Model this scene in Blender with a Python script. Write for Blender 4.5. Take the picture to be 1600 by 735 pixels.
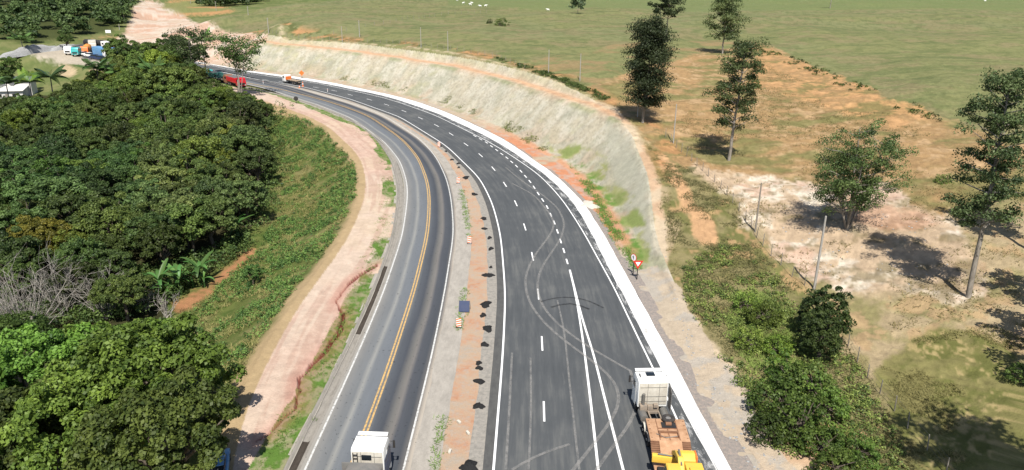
import bpy, bmesh, math, random
import numpy as np
from mathutils import Vector, Matrix
random.seed(7); RNG = np.random.default_rng(11)
S = bpy.context.scene
COL = S.collection
for _o in list(bpy.data.objects): bpy.data.objects.remove(_o)

# ---------------------------------------------------------------- camera
CAM_H, FPX, PITCH, ROLL = 35.0, 1150.0, math.radians(20.0), math.radians(-0.5)
X0 = np.array([1., 0, 0]); D0 = np.array([0, -math.sin(PITCH), -math.cos(PITCH)]); F0 = np.array([0, math.cos(PITCH), -math.sin(PITCH)])
RIGHT = math.cos(ROLL)*X0 + math.sin(ROLL)*D0
DOWN = -math.sin(ROLL)*X0 + math.cos(ROLL)*D0
cam = bpy.data.cameras.new('camera'); camo = bpy.data.objects.new('camera', cam); COL.objects.link(camo)
cam.sensor_width = 36; cam.lens = FPX/1600*36; cam.clip_end = 20000; cam.clip_start = 0.5
_m = Matrix.Identity(4)
for i in range(3):
    _m[i][0] = RIGHT[i]; _m[i][1] = -DOWN[i]; _m[i][2] = -F0[i]
_m[2][3] = CAM_H
camo.matrix_world = _m
S.camera = camo
# ---------------------------------------------------------------- light
SUN_EL, SUN_AZ = math.radians(56), math.radians(3)      # sun behind the camera, shadows fall away from it
w = bpy.data.worlds.new('World'); S.world = w; w.use_nodes = True
nt = w.node_tree; nt.nodes.clear()
sky = nt.nodes.new('ShaderNodeTexSky'); sky.sky_type = 'NISHITA'; sky.sun_disc = False
sky.sun_elevation = SUN_EL; sky.sun_rotation = math.radians(180)-SUN_AZ; sky.altitude = 100; sky.dust_density = 1.0
bg = nt.nodes.new('ShaderNodeBackground'); bg.inputs[1].default_value = 0.078
wo = nt.nodes.new('ShaderNodeOutputWorld')
nt.links.new(sky.outputs[0], bg.inputs[0]); nt.links.new(bg.outputs[0], wo.inputs[0])
sun = bpy.data.lights.new('sun', 'SUN'); sun.energy = 4.9; sun.angle = math.radians(0.5); sun.color = (1, 0.95, 0.87)
suno = bpy.data.objects.new('sun', sun); COL.objects.link(suno)
_dir = Vector((-math.sin(SUN_AZ)*math.cos(SUN_EL), math.cos(SUN_AZ)*math.cos(SUN_EL), -math.sin(SUN_EL)))
suno.rotation_euler = _dir.to_track_quat('-Z', 'Y').to_euler()
S.view_settings.view_transform = 'Standard'; S.view_settings.look = 'None'
S.view_settings.gamma = 1; S.view_settings.exposure = 0.6
S.render.engine = 'CYCLES'; S.render.resolution_x = 1024; S.render.resolution_y = 470
S.cycles.transparent_max_bounces = 8; S.cycles.max_bounces = 5

# ---------------------------------------------------------------- object helpers
def link(o, parent=None):
    COL.objects.link(o)
    if parent: o.parent = parent
    return o
def tag(o, label=None, cat=None, group=None, kind=None):
    if label: o['label'] = label
    if cat: o['category'] = cat
    if group: o['group'] = group
    if kind: o['kind'] = kind
    return o
def empty(name, loc=(0, 0, 0), rz=0):
    o = bpy.data.objects.new(name, None); o.empty_display_size = .3
    o.location = loc; o.rotation_euler = (0, 0, rz); return link(o)
def copy_tree(o, parent=None):
    c = o.copy(); COL.objects.link(c)
    if parent: c.parent = parent
    for ch in o.children: copy_tree(ch, c)
    return c
def npmesh(name, v, f, mat=None, smooth=False, tint=None, col=None, uv=None):
    v = np.asarray(v, np.float32); f = np.asarray(f, np.int32); k = f.shape[1]
    me = bpy.data.meshes.new(name)
    me.vertices.add(len(v)); me.vertices.foreach_set('co', v.ravel())
    me.loops.add(f.size); me.loops.foreach_set('vertex_index', f.ravel())
    me.polygons.add(len(f)); me.polygons.foreach_set('loop_start', np.arange(0, f.size, k, dtype=np.int32))
    me.polygons.foreach_set('loop_total', np.full(len(f), k, np.int32))
    if smooth: me.polygons.foreach_set('use_smooth', np.ones(len(f), bool))
    if tint is not None:
        a = me.attributes.new('tint', 'FLOAT', 'POINT'); a.data.foreach_set('value', np.asarray(tint, np.float32))
    if col is not None:
        a = me.attributes.new('soil', 'FLOAT_COLOR', 'POINT')
        a.data.foreach_set('color', np.c_[col, np.ones(len(col))].astype(np.float32).ravel())
    if uv is not None:
        l = me.uv_layers.new(name='UVMap'); l.data.foreach_set('uv', np.asarray(uv, np.float32)[f.ravel()].ravel())
    me.update(calc_edges=True)
    if mat: me.materials.append(mat)
    return me
def mobj(name, me, parent=None, mat=None):
    o = bpy.data.objects.new(name, me)
    if mat: me.materials.append(mat)
    return link(o, parent)
class MB:
    """collects boxes, tubes and prisms into ONE mesh"""
    def __init__(s): s.v = []; s.f = []
    def add(s, vs, fs):
        n = len(s.v); s.v += [tuple(map(float, p)) for p in vs]; s.f += [tuple(i+n for i in q) for q in fs]; return s
    def box(s, c, d, rz=0, taper=(1, 1), shear=0):
        x, y, z = d[0]/2, d[1]/2, d[2]/2; vs = []
        for sz in (-1, 1):
            tx, ty = (1, 1) if sz < 0 else taper
            for sx, sy in ((-1, -1), (1, -1), (1, 1), (-1, 1)):
                px, py = sx*x*tx, sy*y*ty + (shear if sz > 0 else 0)
                vs.append((c[0]+px*math.cos(rz)-py*math.sin(rz), c[1]+px*math.sin(rz)+py*math.cos(rz), c[2]+sz*z))
        return s.add(vs, [(0, 3, 2, 1), (4, 5, 6, 7), (0, 1, 5, 4), (1, 2, 6, 5), (2, 3, 7, 6), (3, 0, 4, 7)])
    def prof(s, pts, x0, x1):
        """profile given in (y, z), extruded along x"""
        n = len(pts); vs = [(x0, a, b) for a, b in pts]+[(x1, a, b) for a, b in pts]
        return s.add(vs, [tuple(range(n))[::-1], tuple(range(n, 2*n))]+[(i, (i+1) % n, (i+1) % n+n, i+n) for i in range(n)])
    def profy(s, pts, y0, y1):
        n = len(pts); vs = [(a, y0, b) for a, b in pts]+[(a, y1, b) for a, b in pts]
        return s.add(vs, [tuple(range(n)), tuple(range(n, 2*n))[::-1]]+[(i+n, (i+1) % n+n, (i+1) % n, i) for i in range(n)])
    def cyl(s, a, b, r, n=12, r2=None):
        a, b = Vector(a), Vector(b); d = (b-a).normalized(); r2 = r if r2 is None else r2
        u = d.orthogonal().normalized(); v = d.cross(u); vs = []
        for p, q in ((a, r), (b, r2)):
            for i in range(n):
                t = 2*math.pi*i/n; vs.append(p+u*math.cos(t)*q+v*math.sin(t)*q)
        return s.add(vs, [tuple(range(n))[::-1], tuple(range(n, 2*n))]+[(i, (i+1) % n, (i+1) % n+n, i+n) for i in range(n)])
    def torus(s, c, axis, R, r, n=20, m=8):
        ax = Vector(axis).normalized(); u = ax.orthogonal().normalized(); v = ax.cross(u); vs = []
        for i in range(n):
            t = 2*math.pi*i/n; e = u*math.cos(t)+v*math.sin(t)
            for j in range(m):
                p = 2*math.pi*j/m; vs.append(Vector(c)+e*(R+r*math.cos(p))+ax*r*math.sin(p))
        return s.add(vs, [(i*m+j, ((i+1) % n)*m+j, ((i+1) % n)*m+(j+1) % m, i*m+(j+1) % m) for i in range(n) for j in range(m)])
    def wheel(s, c, r, wd, n=20):
        """a tyre with rounded shoulders, axis along x"""
        pr = [(-.5, .62), (-.5, .9), (-.36, 1), (.36, 1), (.5, .9), (.5, .62)]; vs = []; k = len(pr)
        for i in range(n):
            t = 2*math.pi*i/n
            for a, q in pr: vs.append((c[0]+a*wd, c[1]+math.cos(t)*q*r, c[2]+math.sin(t)*q*r))
        return s.add(vs, [(i*k+j, i*k+(j+1) % k, ((i+1) % n)*k+(j+1) % k, ((i+1) % n)*k+j) for i in range(n) for j in range(k)])
    def build(s, name, mat, parent=None, bevel=0, smooth=False, loc=None):
        me = bpy.data.meshes.new(name); me.from_pydata(s.v, [], s.f); me.update()
        bm = bmesh.new(); bm.from_mesh(me)
        bmesh.ops.recalc_face_normals(bm, faces=bm.faces)
        if bevel:
            e = [x for x in bm.edges if len(x.link_faces) == 2 and x.calc_face_angle(0) > .6]
            bmesh.ops.bevel(bm, geom=e, offset=bevel, segments=2, affect='EDGES', profile=.6)
        bm.to_mesh(me); bm.free()
        if smooth or bevel:
            me.shade_smooth() if hasattr(me, 'shade_smooth') else None
            try: me.set_sharp_from_angle(angle=.7)
            except Exception: pass
        me.materials.append(mat)
        o = bpy.data.objects.new(name, me); link(o, parent)
        if loc is not None: o.location = loc
        return o

# ---------------------------------------------------------------- materials
def lin(c): 
    c = np.asarray(c, float)/255; return np.where(c <= .04045, c/12.92, ((c+.055)/1.055)**2.4)
def alb(r, g, b, k=0.56): return lin((r, g, b))*k          # photographed sunlit value -> surface colour
class NT:
    def __init__(s, name):
        s.m = bpy.data.materials.new(name); s.m.use_nodes = True; s.t = s.m.node_tree; s.t.nodes.clear()
        s.out = s.n('ShaderNodeOutputMaterial')
    def n(s, ty, **k):
        x = s.t.nodes.new(ty)
        for a, b in k.items(): setattr(x, a, b)
        return x
    def l(s, a, b): s.t.links.new(a, b)
    def val(s, x, inp):
        if hasattr(x, 'links'): s.l(x, inp)
        else:
            if isinstance(x, (tuple, list, np.ndarray)) and len(x) == 3 and inp.type == 'RGBA': x = (*x, 1)
            inp.default_value = x
    def math(s, op, a, b=0., c=None, clamp=False):
        x = s.n('ShaderNodeMath', operation=op, use_clamp=clamp); s.val(a, x.inputs[0]); s.val(b, x.inputs[1])
        if c is not None: s.val(c, x.inputs[2])
        return x.outputs[0]
    def mix(s, f, a, b, mode='MIX'):
        x = s.n('ShaderNodeMix', data_type='RGBA', blend_type=mode); s.val(f, x.inputs[0]); s.val(a, x.inputs[6]); s.val(b, x.inputs[7]); return x.outputs[2]
    def noise(s, scale, detail=4, rough=.6, vec=None, dist=0, col=False):
        x = s.n('ShaderNodeTexNoise'); x.inputs['Scale'].default_value = scale; x.inputs['Detail'].default_value = detail
        x.inputs['Roughness'].default_value = rough; x.inputs['Distortion'].default_value = dist
        s.l(vec if vec is not None else s.obj(), x.inputs['Vector']); return x.outputs['Color' if col else 'Fac']
    def obj(s):
        if not hasattr(s, '_o'): s._o = s.n('ShaderNodeTexCoord')
        return s._o.outputs['Object']
    def uv(s):
        if not hasattr(s, '_o'): s._o = s.n('ShaderNodeTexCoord')
        return s._o.outputs['UV']
    def mapv(s, vec, sc):
        x = s.n('ShaderNodeMapping'); s.l(vec, x.inputs[0]); x.inputs['Scale'].default_value = sc; return x.outputs[0]
    def ramp(s, f, stops, interp='LINEAR'):
        x = s.n('ShaderNodeValToRGB'); cr = x.color_ramp; cr.interpolation = interp
        while len(cr.elements) < len(stops): cr.elements.new(.5)
        for e, (p, c) in zip(cr.elements, stops):
            e.position = p; e.color = (*c, 1) if not np.isscalar(c) else (c, c, c, 1)
        s.l(f, x.inputs[0]); return x.outputs[0]
    def bsdf(s, color, rough=.8, metal=0., spec=.3, bump=None, bstr=.3, bdist=.05, **k):
        p = s.n('ShaderNodeBsdfPrincipled'); s.val(color, p.inputs['Base Color']); s.val(rough, p.inputs['Roughness'])
        p.inputs['Metallic'].default_value = metal; p.inputs['Specular IOR Level'].default_value = spec
        if bump is not None:
            b = s.n('ShaderNodeBump'); b.inputs['Strength'].default_value = bstr; b.inputs['Distance'].default_value = bdist
            s.l(bump, b.inputs['Height']); s.l(b.outputs[0], p.inputs['Normal'])
        for a, q in k.items(): s.val(q, p.inputs[a.replace('_', ' ')])
        s.l(p.outputs[0], s.out.inputs[0]); return p
_mc = {}
def paint(name, c, rough=.45, metal=0, dirt=.25, dcol=(.16, .12, .08), spec=.4, scale=1.5):
    """painted metal / plastic with uneven dust"""
    if name in _mc: return _mc[name]
    t = NT(name); n = t.noise(scale, 5, .65); f = t.math('MULTIPLY', t.ramp(n, [(.35, 0.), (.75, 1.)]), dirt)
    n2 = t.noise(25, 2); c2 = t.mix(t.math('MULTIPLY', n2, .25), tuple(c), tuple(x*.75 for x in c))
    t.bsdf(t.mix(f, c2, dcol), t.math('ADD', t.math('MULTIPLY', f, .5), rough, clamp=True), metal, spec)
    _mc[name] = t.m; return t.m
M = {}
M['white'] = paint('white_truck_paint', (.78, .78, .76), .35, dirt=.18)
M['cream'] = paint('dusty_cream_and_dim_white', (.55, .52, .45), .5, dirt=.4, scale=2.5)  # cream paint; on white cab backs it stands in for their weaker light
M['dark'] = paint('black_plastic', (.02, .021, .023), .55, dirt=.15)
M['steel'] = paint('grey_steel', (.22, .22, .21), .45, .5, dirt=.5)
M['chassis'] = paint('dusty_chassis', (.2, .17, .14), .7, dirt=.7, dcol=(.35, .27, .19), scale=3)
M['rubber'] = paint('tyre_rubber', (.028, .028, .03), .85, dirt=.3, dcol=(.15, .12, .09), spec=.2, scale=4)
M['rim'] = paint('wheel_rim', (.4, .39, .37), .45, .6, dirt=.6)
M['rust'] = paint('rusty_brown_deck', (.34, .19, .105), .8, dirt=.8, dcol=(.5, .32, .2), spec=.2, scale=2.2)
M['rust2'] = paint('rusty_brown_frame', (.17, .085, .05), .8, dirt=.6, dcol=(.3, .17, .1), spec=.2, scale=2.2)
M['yellow'] = paint('yellow_machine_paint', (.74, .47, .06), .5, dirt=.3, dcol=(.42, .28, .12))
M['tarp'] = paint('grey_tarpaulin', (.14, .137, .13), .8, dirt=.5, dcol=(.25, .22, .19), spec=.2)
M['red'] = paint('red_truck_paint', (.50, .012, .02), .3, dirt=.1)
M['teal'] = paint('turquoise_paint', (.03, .36, .36), .4, dirt=.2)
M['dkgreen'] = paint('dark_green_paint', (.02, .12, .10), .5, dirt=.25)
M['navy'] = paint('dark_navy_paint', (.02, .035, .09), .4, dirt=.1)
M['blue'] = paint('pale_blue_paint', (.12, .28, .50), .4, dirt=.1)
M['orange'] = paint('orange_paint', (.75, .17, .03), .5, dirt=.15)
M['mixer'] = paint('ochre_drum_paint', (.60, .25, .05), .5, dirt=.3)
M['signred'] = paint('red_sign_face', (.55, .03, .02), .45, dirt=.05)
M['signwhite'] = paint('white_sign_face', (.8, .8, .8), .45, dirt=.05)
M['signback'] = paint('dark_sign_back', (.03, .03, .03), .6, dirt=.1)
M['wood'] = paint('weathered_post', (.26, .235, .20), .85, dirt=.5, dcol=(.15, .12, .1), spec=.1)
M['polegrey'] = paint('concrete_pole', (.36, .345, .32), .85, dirt=.4, spec=.1)
M['wire'] = paint('fence_wire', (.2, .2, .2), .5, .6)
M['plank'] = paint('bare_timber', (.5, .38, .26), .8, dirt=.3)
t = NT('tinted_window_glass'); t.bsdf((.015, .02, .025), .06, spec=.6); M['glass'] = t.m
t = NT('clear_lamp_lens'); t.bsdf((.6, .6, .6), .1, spec=.6); M['lens'] = t.m
t = NT('red_lamp_lens'); t.bsdf((.5, .02, .02), .2, spec=.6); M['redlens'] = t.m

def leafmat(name, c0, c1, transl=.3, rough=.55):
    t = NT(name); a = t.n('ShaderNodeAttribute', attribute_name='tint'); oi = t.n('ShaderNodeObjectInfo')
    c = t.mix(a.outputs['Fac'], c0, c1)
    c = t.mix(1., c, oi.outputs['Color'], 'MULTIPLY')
    r = t.math('ADD', .62, t.math('MULTIPLY', oi.outputs['Random'], .86))
    hs = t.n('ShaderNodeHueSaturation'); t.l(c, hs.inputs['Color']); t.l(r, hs.inputs['Value'])
    t.l(t.math('ADD', .488, t.math('MULTIPLY', t.math('FRACT', t.math('MULTIPLY', oi.outputs['Random'], 7.3)), .034)), hs.inputs['Hue'])
    p = t.n('ShaderNodeBsdfPrincipled'); t.l(hs.outputs[0], p.inputs['Base Color']); p.inputs['Roughness'].default_value = rough; p.inputs['Specular IOR Level'].default_value = .25
    tr = t.n('ShaderNodeBsdfTranslucent'); t.l(hs.outputs[0], tr.inputs[0]); mx = t.n('ShaderNodeMixShader'); mx.inputs[0].default_value = transl
    t.l(p.outputs[0], mx.inputs[1]); t.l(tr.outputs[0], mx.inputs[2]); t.l(mx.outputs[0], t.out.inputs[0]); return t.m
M['leaf'] = leafmat('broadleaf_foliage', (.022, .040, .012), (.105, .142, .040))
M['euc'] = leafmat('eucalyptus_foliage', (.022, .038, .016), (.10, .125, .055))
M['grass'] = leafmat('grass_blades', (.15, .145, .07), (.36, .32, .18), .45, .8)
M['palm'] = leafmat('palm_fronds', (.03, .07, .02), (.11, .17, .05), .2, .4)
def barkmat(name, c0, c1, sc=3):
    t = NT(name); n = t.noise(sc, 5, .7, t.mapv(t.obj(), (1, 1, .3))); t.bsdf(t.ramp(n, [(.3, c0), (.7, c1)]), .9, spec=.1, bump=n, bstr=.5); return t.m
M['bark'] = barkmat('brown_bark', (.04, .032, .024), (.15, .125, .10))
M['eucbark'] = barkmat('pale_eucalyptus_bark', (.13, .11, .09), (.34, .31, .27), 2)
M['deadbark'] = barkmat('bleached_dead_wood', (.20, .18, .15), (.42, .39, .35))
# ---------------------------------------------------------------- noise and curves
def vnoise(x, y, seed=0):
    xi = np.floor(x).astype(np.int64); yi = np.floor(y).astype(np.int64); xf = x-xi; yf = y-yi
    def h(a, b):
        n = (a*374761393 + b*668265263 + seed*1442695041) & 0xffffffff
        n = ((n ^ (n >> 13))*1274126177) & 0xffffffff
        return ((n ^ (n >> 16)) & 0xffff)/65535.
    u = xf*xf*(3-2*xf); v = yf*yf*(3-2*yf)
    return (h(xi, yi)*(1-u)+h(xi+1, yi)*u)*(1-v)+(h(xi, yi+1)*(1-u)+h(xi+1, yi+1)*u)*v
def fbm(x, y, sc, o=4, seed=0, g=.55):
    s = 0; a = 1; t = 0; f = 1/sc
    for i in range(o):
        s = s+a*vnoise(x*f+i*17.3, y*f-i*9.1, seed+i); t += a; a *= g; f *= 2.03
    return s/t
def sstep(a, b, x): t = np.clip((x-a)/(b-a), 0, 1); return t*t*(3-2*t)
def ray(px, py):
    a = (px-800)/FPX; b = (py-367.5)/FPX
    return F0 + a*RIGHT + b*DOWN
def atz(px, py, z=0.):
    d = ray(px, py); t = (z-CAM_H)/d[2]; return np.array([d[0]*t, d[1]*t])
def curve(P, z=0., step=1.5, sm=5, ext0=0, ext1=0):
    W = np.array([atz(*p, z) for p in P])
    if ext0: d = W[0]-W[1]; W = np.vstack([W[0]+d/np.hypot(*d)*ext0, W])
    if ext1: d = W[-1]-W[-2]; W = np.vstack([W, W[-1]+d/np.hypot(*d)*ext1])
    return smooth_line(W, step, sm)
def resamp(W, step):
    s = np.r_[0, np.cumsum(np.hypot(*np.diff(W, axis=0).T))]; n = max(2, int(s[-1]/step)); u = np.linspace(0, s[-1], n+1)
    return np.stack([np.interp(u, s, W[:, 0]), np.interp(u, s, W[:, 1])], 1)
def smooth_line(W, step=1.5, sm=5):
    R = resamp(W, step)
    for _ in range(sm):
        Q = np.vstack([2*R[0]-R[2:0:-1][:2][::1], R, 2*R[-1]-R[-2:-4:-1]])
        R = (Q[0:-4]+2*Q[1:-3]+3*Q[2:-2]+2*Q[3:-1]+Q[4:])/9
    return resamp(R, step)
def sdist(x, y, C):
    """distance to an open polyline, positive on its right hand side"""
    a = C[:-1]; d = C[1:]-a; L = (d**2).sum(1); shp = x.shape; x = x.ravel(); y = y.ravel(); out = np.empty(len(x)); 
    for i in range(0, len(x), 20000):
        X = x[i:i+20000, None]-a[:, 0]; Y = y[i:i+20000, None]-a[:, 1]
        t = np.clip((X*d[:, 0]+Y*d[:, 1])/L, 0, 1); dx = X-t*d[:, 0]; dy = Y-t*d[:, 1]; D = dx*dx+dy*dy
        k = D.argmin(1); r = np.arange(len(k)); cr = d[k, 0]*Y[r, k]-d[k, 1]*X[r, k]
        out[i:i+20000] = np.sqrt(D[r, k])*np.where(cr < 0, 1, -1)
    return out.reshape(shp)
def arcpos(x, y, C):
    C = C[::2]; a = C[:-1]; d = C[1:]-a; L = (d**2).sum(1); s = np.r_[0, np.cumsum(np.sqrt(L))]; out = np.empty(len(x))
    for i in range(0, len(x), 20000):
        X = x[i:i+20000, None]-a[:, 0]; Y = y[i:i+20000, None]-a[:, 1]; t = np.clip((X*d[:, 0]+Y*d[:, 1])/L, 0, 1); k = ((X-t*d[:, 0])**2+(Y-t*d[:, 1])**2).argmin(1); r = np.arange(len(k))
        out[i:i+20000] = s[k]+t[r, k]*np.sqrt(L[k])
    return out
def normals(B):
    t = np.gradient(B, axis=0); t /= np.hypot(*t.T)[:, None]; return np.stack([t[:, 1], -t[:, 0]], 1)   # right-hand normal
def offs(B, N, C, lim=60):
    """signed offset along N from base B to curve C"""
    out = np.full(len(B), np.nan); a = C[:-1]; d = C[1:]-a
    for i, (b, n) in enumerate(zip(B, N)):
        den = n[0]*d[:, 1]-n[1]*d[:, 0]; w = a-b
        with np.errstate(all='ignore'):
            s = (w[:, 0]*d[:, 1]-w[:, 1]*d[:, 0])/den; u = (w[:, 0]*n[1]-w[:, 1]*n[0])/den
        ok = (u >= -.01) & (u <= 1.01) & (np.abs(s) < lim)
        if ok.any(): q = s[ok]; out[i] = q[np.abs(q).argmin()]
    k = np.where(~np.isnan(out))[0]; out = np.interp(np.arange(len(B)), k, out[k])
    for _ in range(8): out = np.convolve(np.r_[out[:2][::-1], out, out[-2:][::-1]], [.15, .2, .3, .2, .15], 'valid')
    return out

# curves read off the ground; far end first, so 'right hand' is towards the cut on the way... near end last
FAR = [(118, 76), (150, 88), (200, 98), (270, 108), (330, 118)]
OLp = FAR+[(387, 132), (419, 139), (445, 148), (500, 165), (550, 185), (600, 221), (625, 251), (636, 284), (637, 309), (629, 368), (600, 455), (560, 551), (476, 735)]
ORp = [(118, 70), (150, 82), (200, 92), (270, 102), (330, 113), (387, 127.5), (430, 133), (500, 146), (555, 162), (607, 185), (650, 213), (675, 236), (697, 276), (707, 324), (709, 368), (692, 468), (676, 551), (630, 735)]
YLp = [(387, 130), (445, 141), (500, 155), (555, 172.5), (582, 185), (617, 209), (645, 234), (662, 266), (670, 296), (671, 334), (667, 368), (650, 443), (632, 498), (615, 552), (575, 668), (548, 735)]
L1p = [(118, 66), (150, 78), (200, 88), (270, 98), (330, 109), (380, 120.5), (430, 129), (475, 136), (547, 155), (625, 183), (697.5, 228), (750, 279), (770, 319), (782.5, 368), (790, 460), (786, 551), (771, 735)]
R1p = [(118, 58), (150, 70), (200, 80), (270, 92), (330, 103), (380, 114), (475, 127), (560, 144), (615, 157), (687, 183.5), (750, 215), (800, 243), (854, 283), (887.5, 324), (914, 368), (960, 450), (1007, 552), (1046, 623), (1057, 651), (1093, 735)]
SIp = [(380, 111.5), (475, 125), (560, 141.5), (615, 153.5), (687, 179), (750, 208), (800, 236), (865, 284), (900, 320), (925, 368), (975, 465), (1020, 552), (1072, 651), (1119, 735)]
SOp = [(380, 110), (487, 123.5), (575, 141), (650, 158), (712, 182), (760, 204), (800, 226), (878, 282), (915, 320), (944, 368), (997, 465), (1046, 552), (1097, 651), (1142, 735)]
Tp = [(180, 45), (250, 70), (300, 86), (340, 98), (380, 107), (450, 115), (487, 120), (575, 137), (650, 152), (712, 173), (760, 194), (800, 214), (882, 256), (915, 284), (940, 324), (962, 356), (978, 390), (1004, 440), (1030, 480), (1048, 520), (1072, 560), (1126, 640), (1195, 735)]
VLp = [(340, 128), (387, 139), (425, 144), (460, 156), (500, 171), (535, 185), (575, 205), (600, 234), (612, 259), (617, 309), (609, 368), (590, 418), (560, 488), (535, 556), (478, 655), (437, 735)]
GTp = [(387, 137), (460, 153), (520, 175), (560, 193), (590, 215), (612, 245), (624, 275), (627, 310), (620, 368), (605, 415), (585, 468), (562, 518), (543, 562), (512, 620), (482, 681), (457, 735)]
LFp = [(90, 100), (150, 112), (220, 122), (300, 135), (360, 146), (425, 164), (480, 184), (510, 201), (527, 219), (545, 234), (557, 249), (563, 284), (562, 309), (550, 334), (536, 368), (512, 405), (470, 453), (425, 518), (400, 573), (357, 640), (340, 735)]
AEp = [(380, 122), (475, 138), (547, 157.5), (625, 187), (690, 228), (742, 279), (760, 319), (772, 368), (778, 460), (771, 551), (754, 735)]
OL = curve(OLp, ext1=25); OR = curve(ORp, ext1=25); YL = curve(YLp, ext1=25); L1 = curve(L1p, ext1=25); R1 = curve(R1p, ext1=25)
SI = curve(SIp, ext1=25); SO = curve(SOp, ext1=25); TT = curve(Tp, step=3, ext0=300, ext1=25); VL = curve(VLp, ext1=25); GT = curve(GTp, ext1=25)
LF = curve(LFp, step=3, sm=3, ext0=300, ext1=25); AE = curve(AEp, ext1=25)

# ---------------------------------------------------------------- terrain height
def cut(s):
    """cutting profile going away from the toe: ledge, face, bench, upper face"""
    return np.interp(s, [0, .6, 2.2, 11.5, 15, 26, 60], [0, .1, .5, 7.8, 8.1, 18, 48])
CREST = [(345, 62), (375, 61), (400, 60), (440, 61), (480, 65), (540, 68), (600, 71), (650, 76), (700, 83), (750, 93), (800, 107), (840, 120), (870, 131), (905, 146), (940, 165), (965, 190), (985, 215), (1003, 262), (1014, 320), (1024, 380)]
def march(px, py, hf, lo=25, hi=1500, n=900):
    d = ray(px, py); ts = np.geomspace(lo, hi, n); P = d[None]*ts[:, None]; z = P[:, 2]+CAM_H
    h = hf(P[:, 0], P[:, 1]); k = np.where(z < h)[0]
    if not len(k): return None
    k = max(k[0], 1); a = z[k-1]-h[k-1]; b = h[k]-z[k]; q = a/(a+b+1e-9); p = P[k-1]*(1-q)+P[k]*q
    return np.array([p[0], p[1], p[2]+CAM_H])
CT = []
for c in CREST:
    p = march(*c, lambda x, y: np.where(sdist(x, y, TT) < 0, cut(-sdist(x, y, TT)), 0.))
    if p is not None and p[2] < 20: CT.append(p)
NP = [  # (px, py, elevation) natural ground
 (1040, 440, .8), (1075, 520, .4), (1130, 620, .2), (1230, 735, -.2), (1500, 735, .2), (1590, 735, .6), (1400, 650, .2),
 (1200, 560, .1), (1272, 452, 1.2), (1420, 540, 1.2), (1590, 560, 2), (1515, 465, 3.), (1120, 400, 1.6), (1100, 300, 4), (1180, 360, 2.6),
 (1138, 248, 5.2), (1052, 222, 5.8), (1325, 355, 4.2), (1300, 300, 5), (1450, 280, 7), (1590, 330, 6.5), (1590, 250, 9), (1450, 185, 9.8), (1300, 115, 11), (1180, 78, 11.2),
 (1250, 180, 8), (1400, 210, 8.3), (996, 183, 7.6), (1060, 130, 9), (1500, 130, 13), (1590, 90, 14), (1400, 60, 14), (1200, 45, 13.6), (1200, 19, 15.2), (1400, 17, 16), (1590, 19, 16.3), (1000, 17, 15), (850, 17, 14.6),
 (1000, 60, 12), (900, 60, 12.6), (900, 115, 10.5), (780, 60, 13), (700, 30, 14.2), (600, 40, 13.6), (500, 45, 12.8), (600, 12, 14), (420, 45, 12), (450, 8, 13), (340, 28, 10.5),
 (1200, 8, 12.5), (1000, 6, 12), (1500, 8, 13), (800, 6, 12.5),
 # left
 (440, 240, -5), (440, 310, -6), (400, 380, -6.5), (330, 460, -7), (280, 520, -7), (250, 620, -6.5), (200, 735, -6), (0, 735, -7), (0, 500, -8), (200, 300, -8), (0, 300, -8), (420, 190, -4), (380, 165, -2.5),
 (200, 190, -6), (0, 180, -6), (60, 125, -4.5), (20, 112, -4), (150, 120, -2.), (100, 108, -1.), (130, 100, 0), (50, 90, 0), (40, 78, 0), (150, 85, 0), (120, 70, .3), (180, 66, .5), (60, 66, 1.5), (10, 72, 1),
 (200, 50, 1.5), (260, 55, 2), (320, 60, 4.5), (230, 30, 3), (300, 35, 4), (230, 8, 6), (270, 12, 5), (320, 12, 7), (150, 40, 4), (50, 40, 6), (100, 20, 9), (0, 20, 10), (190, 12, 9.5), (100, 4, 13), (0, 4, 14)]
def world_ctl():
    L = [tuple(p) for p in CT]
    for a, b, z in NP:
        p = atz(a, b, z); L.append((p[0], p[1], z))
    L += [(-700, 900, 25), (-300, 1200, 20), (300, 1200, 18), (900, 1100, 25), (0, 2500, 30), (-2500, 2500, 60), (2500, 2500, 50), (300, 300, 16), (500, 100, 5), (-300, 100, -8), (60, 0, 0), (-80, 0, -7), (-300, 300, 0), (0, -80, 0)]
    return np.array(L)
CTL = world_ctl()
def _phi(r2): return np.sqrt(r2+36.)
_A = _phi(((CTL[:, None, :2]-CTL[None, :, :2])**2).sum(2)); _n = len(CTL)
_K = np.zeros((_n+1, _n+1)); _K[:_n, :_n] = -_A - np.eye(_n)*0.0; _K[:_n, _n] = 1; _K[_n, :_n] = 1
_W = np.linalg.solve(_K, np.r_[CTL[:, 2], 0])
def nat(x, y):
    shp = x.shape; x = x.ravel(); y = y.ravel(); o = np.empty(len(x))
    for i in range(0, len(x), 20000):
        o[i:i+20000] = _phi((x[i:i+20000, None]-CTL[:, 0])**2+(y[i:i+20000, None]-CTL[:, 1])**2)@(-_W[:_n])+_W[_n]
    return o.reshape(shp)
CRACKP = [(500, 470), (545, 505), (536, 527), (528, 540), (525, 552)]
CRK = [(590, 415), (560, 432), (545, 445), (533, 458), (526, 468), (530, 482), (538, 498), (533, 512), (520, 530), (510, 548), (498, 560), (485, 572), (470, 592), (464, 615), (460, 638), (440, 652), (425, 670), (405, 690)]
CRK = resamp(np.array([atz(*p) for p in CRK]), .8)
CRK = CRK+np.c_[fbm(CRK[:, 0]*3, CRK[:, 1]*3, 1.5, 2, 5)-.5, fbm(CRK[:, 0]*3, CRK[:, 1]*3, 1.5, 2, 9)-.5]*.7
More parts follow.
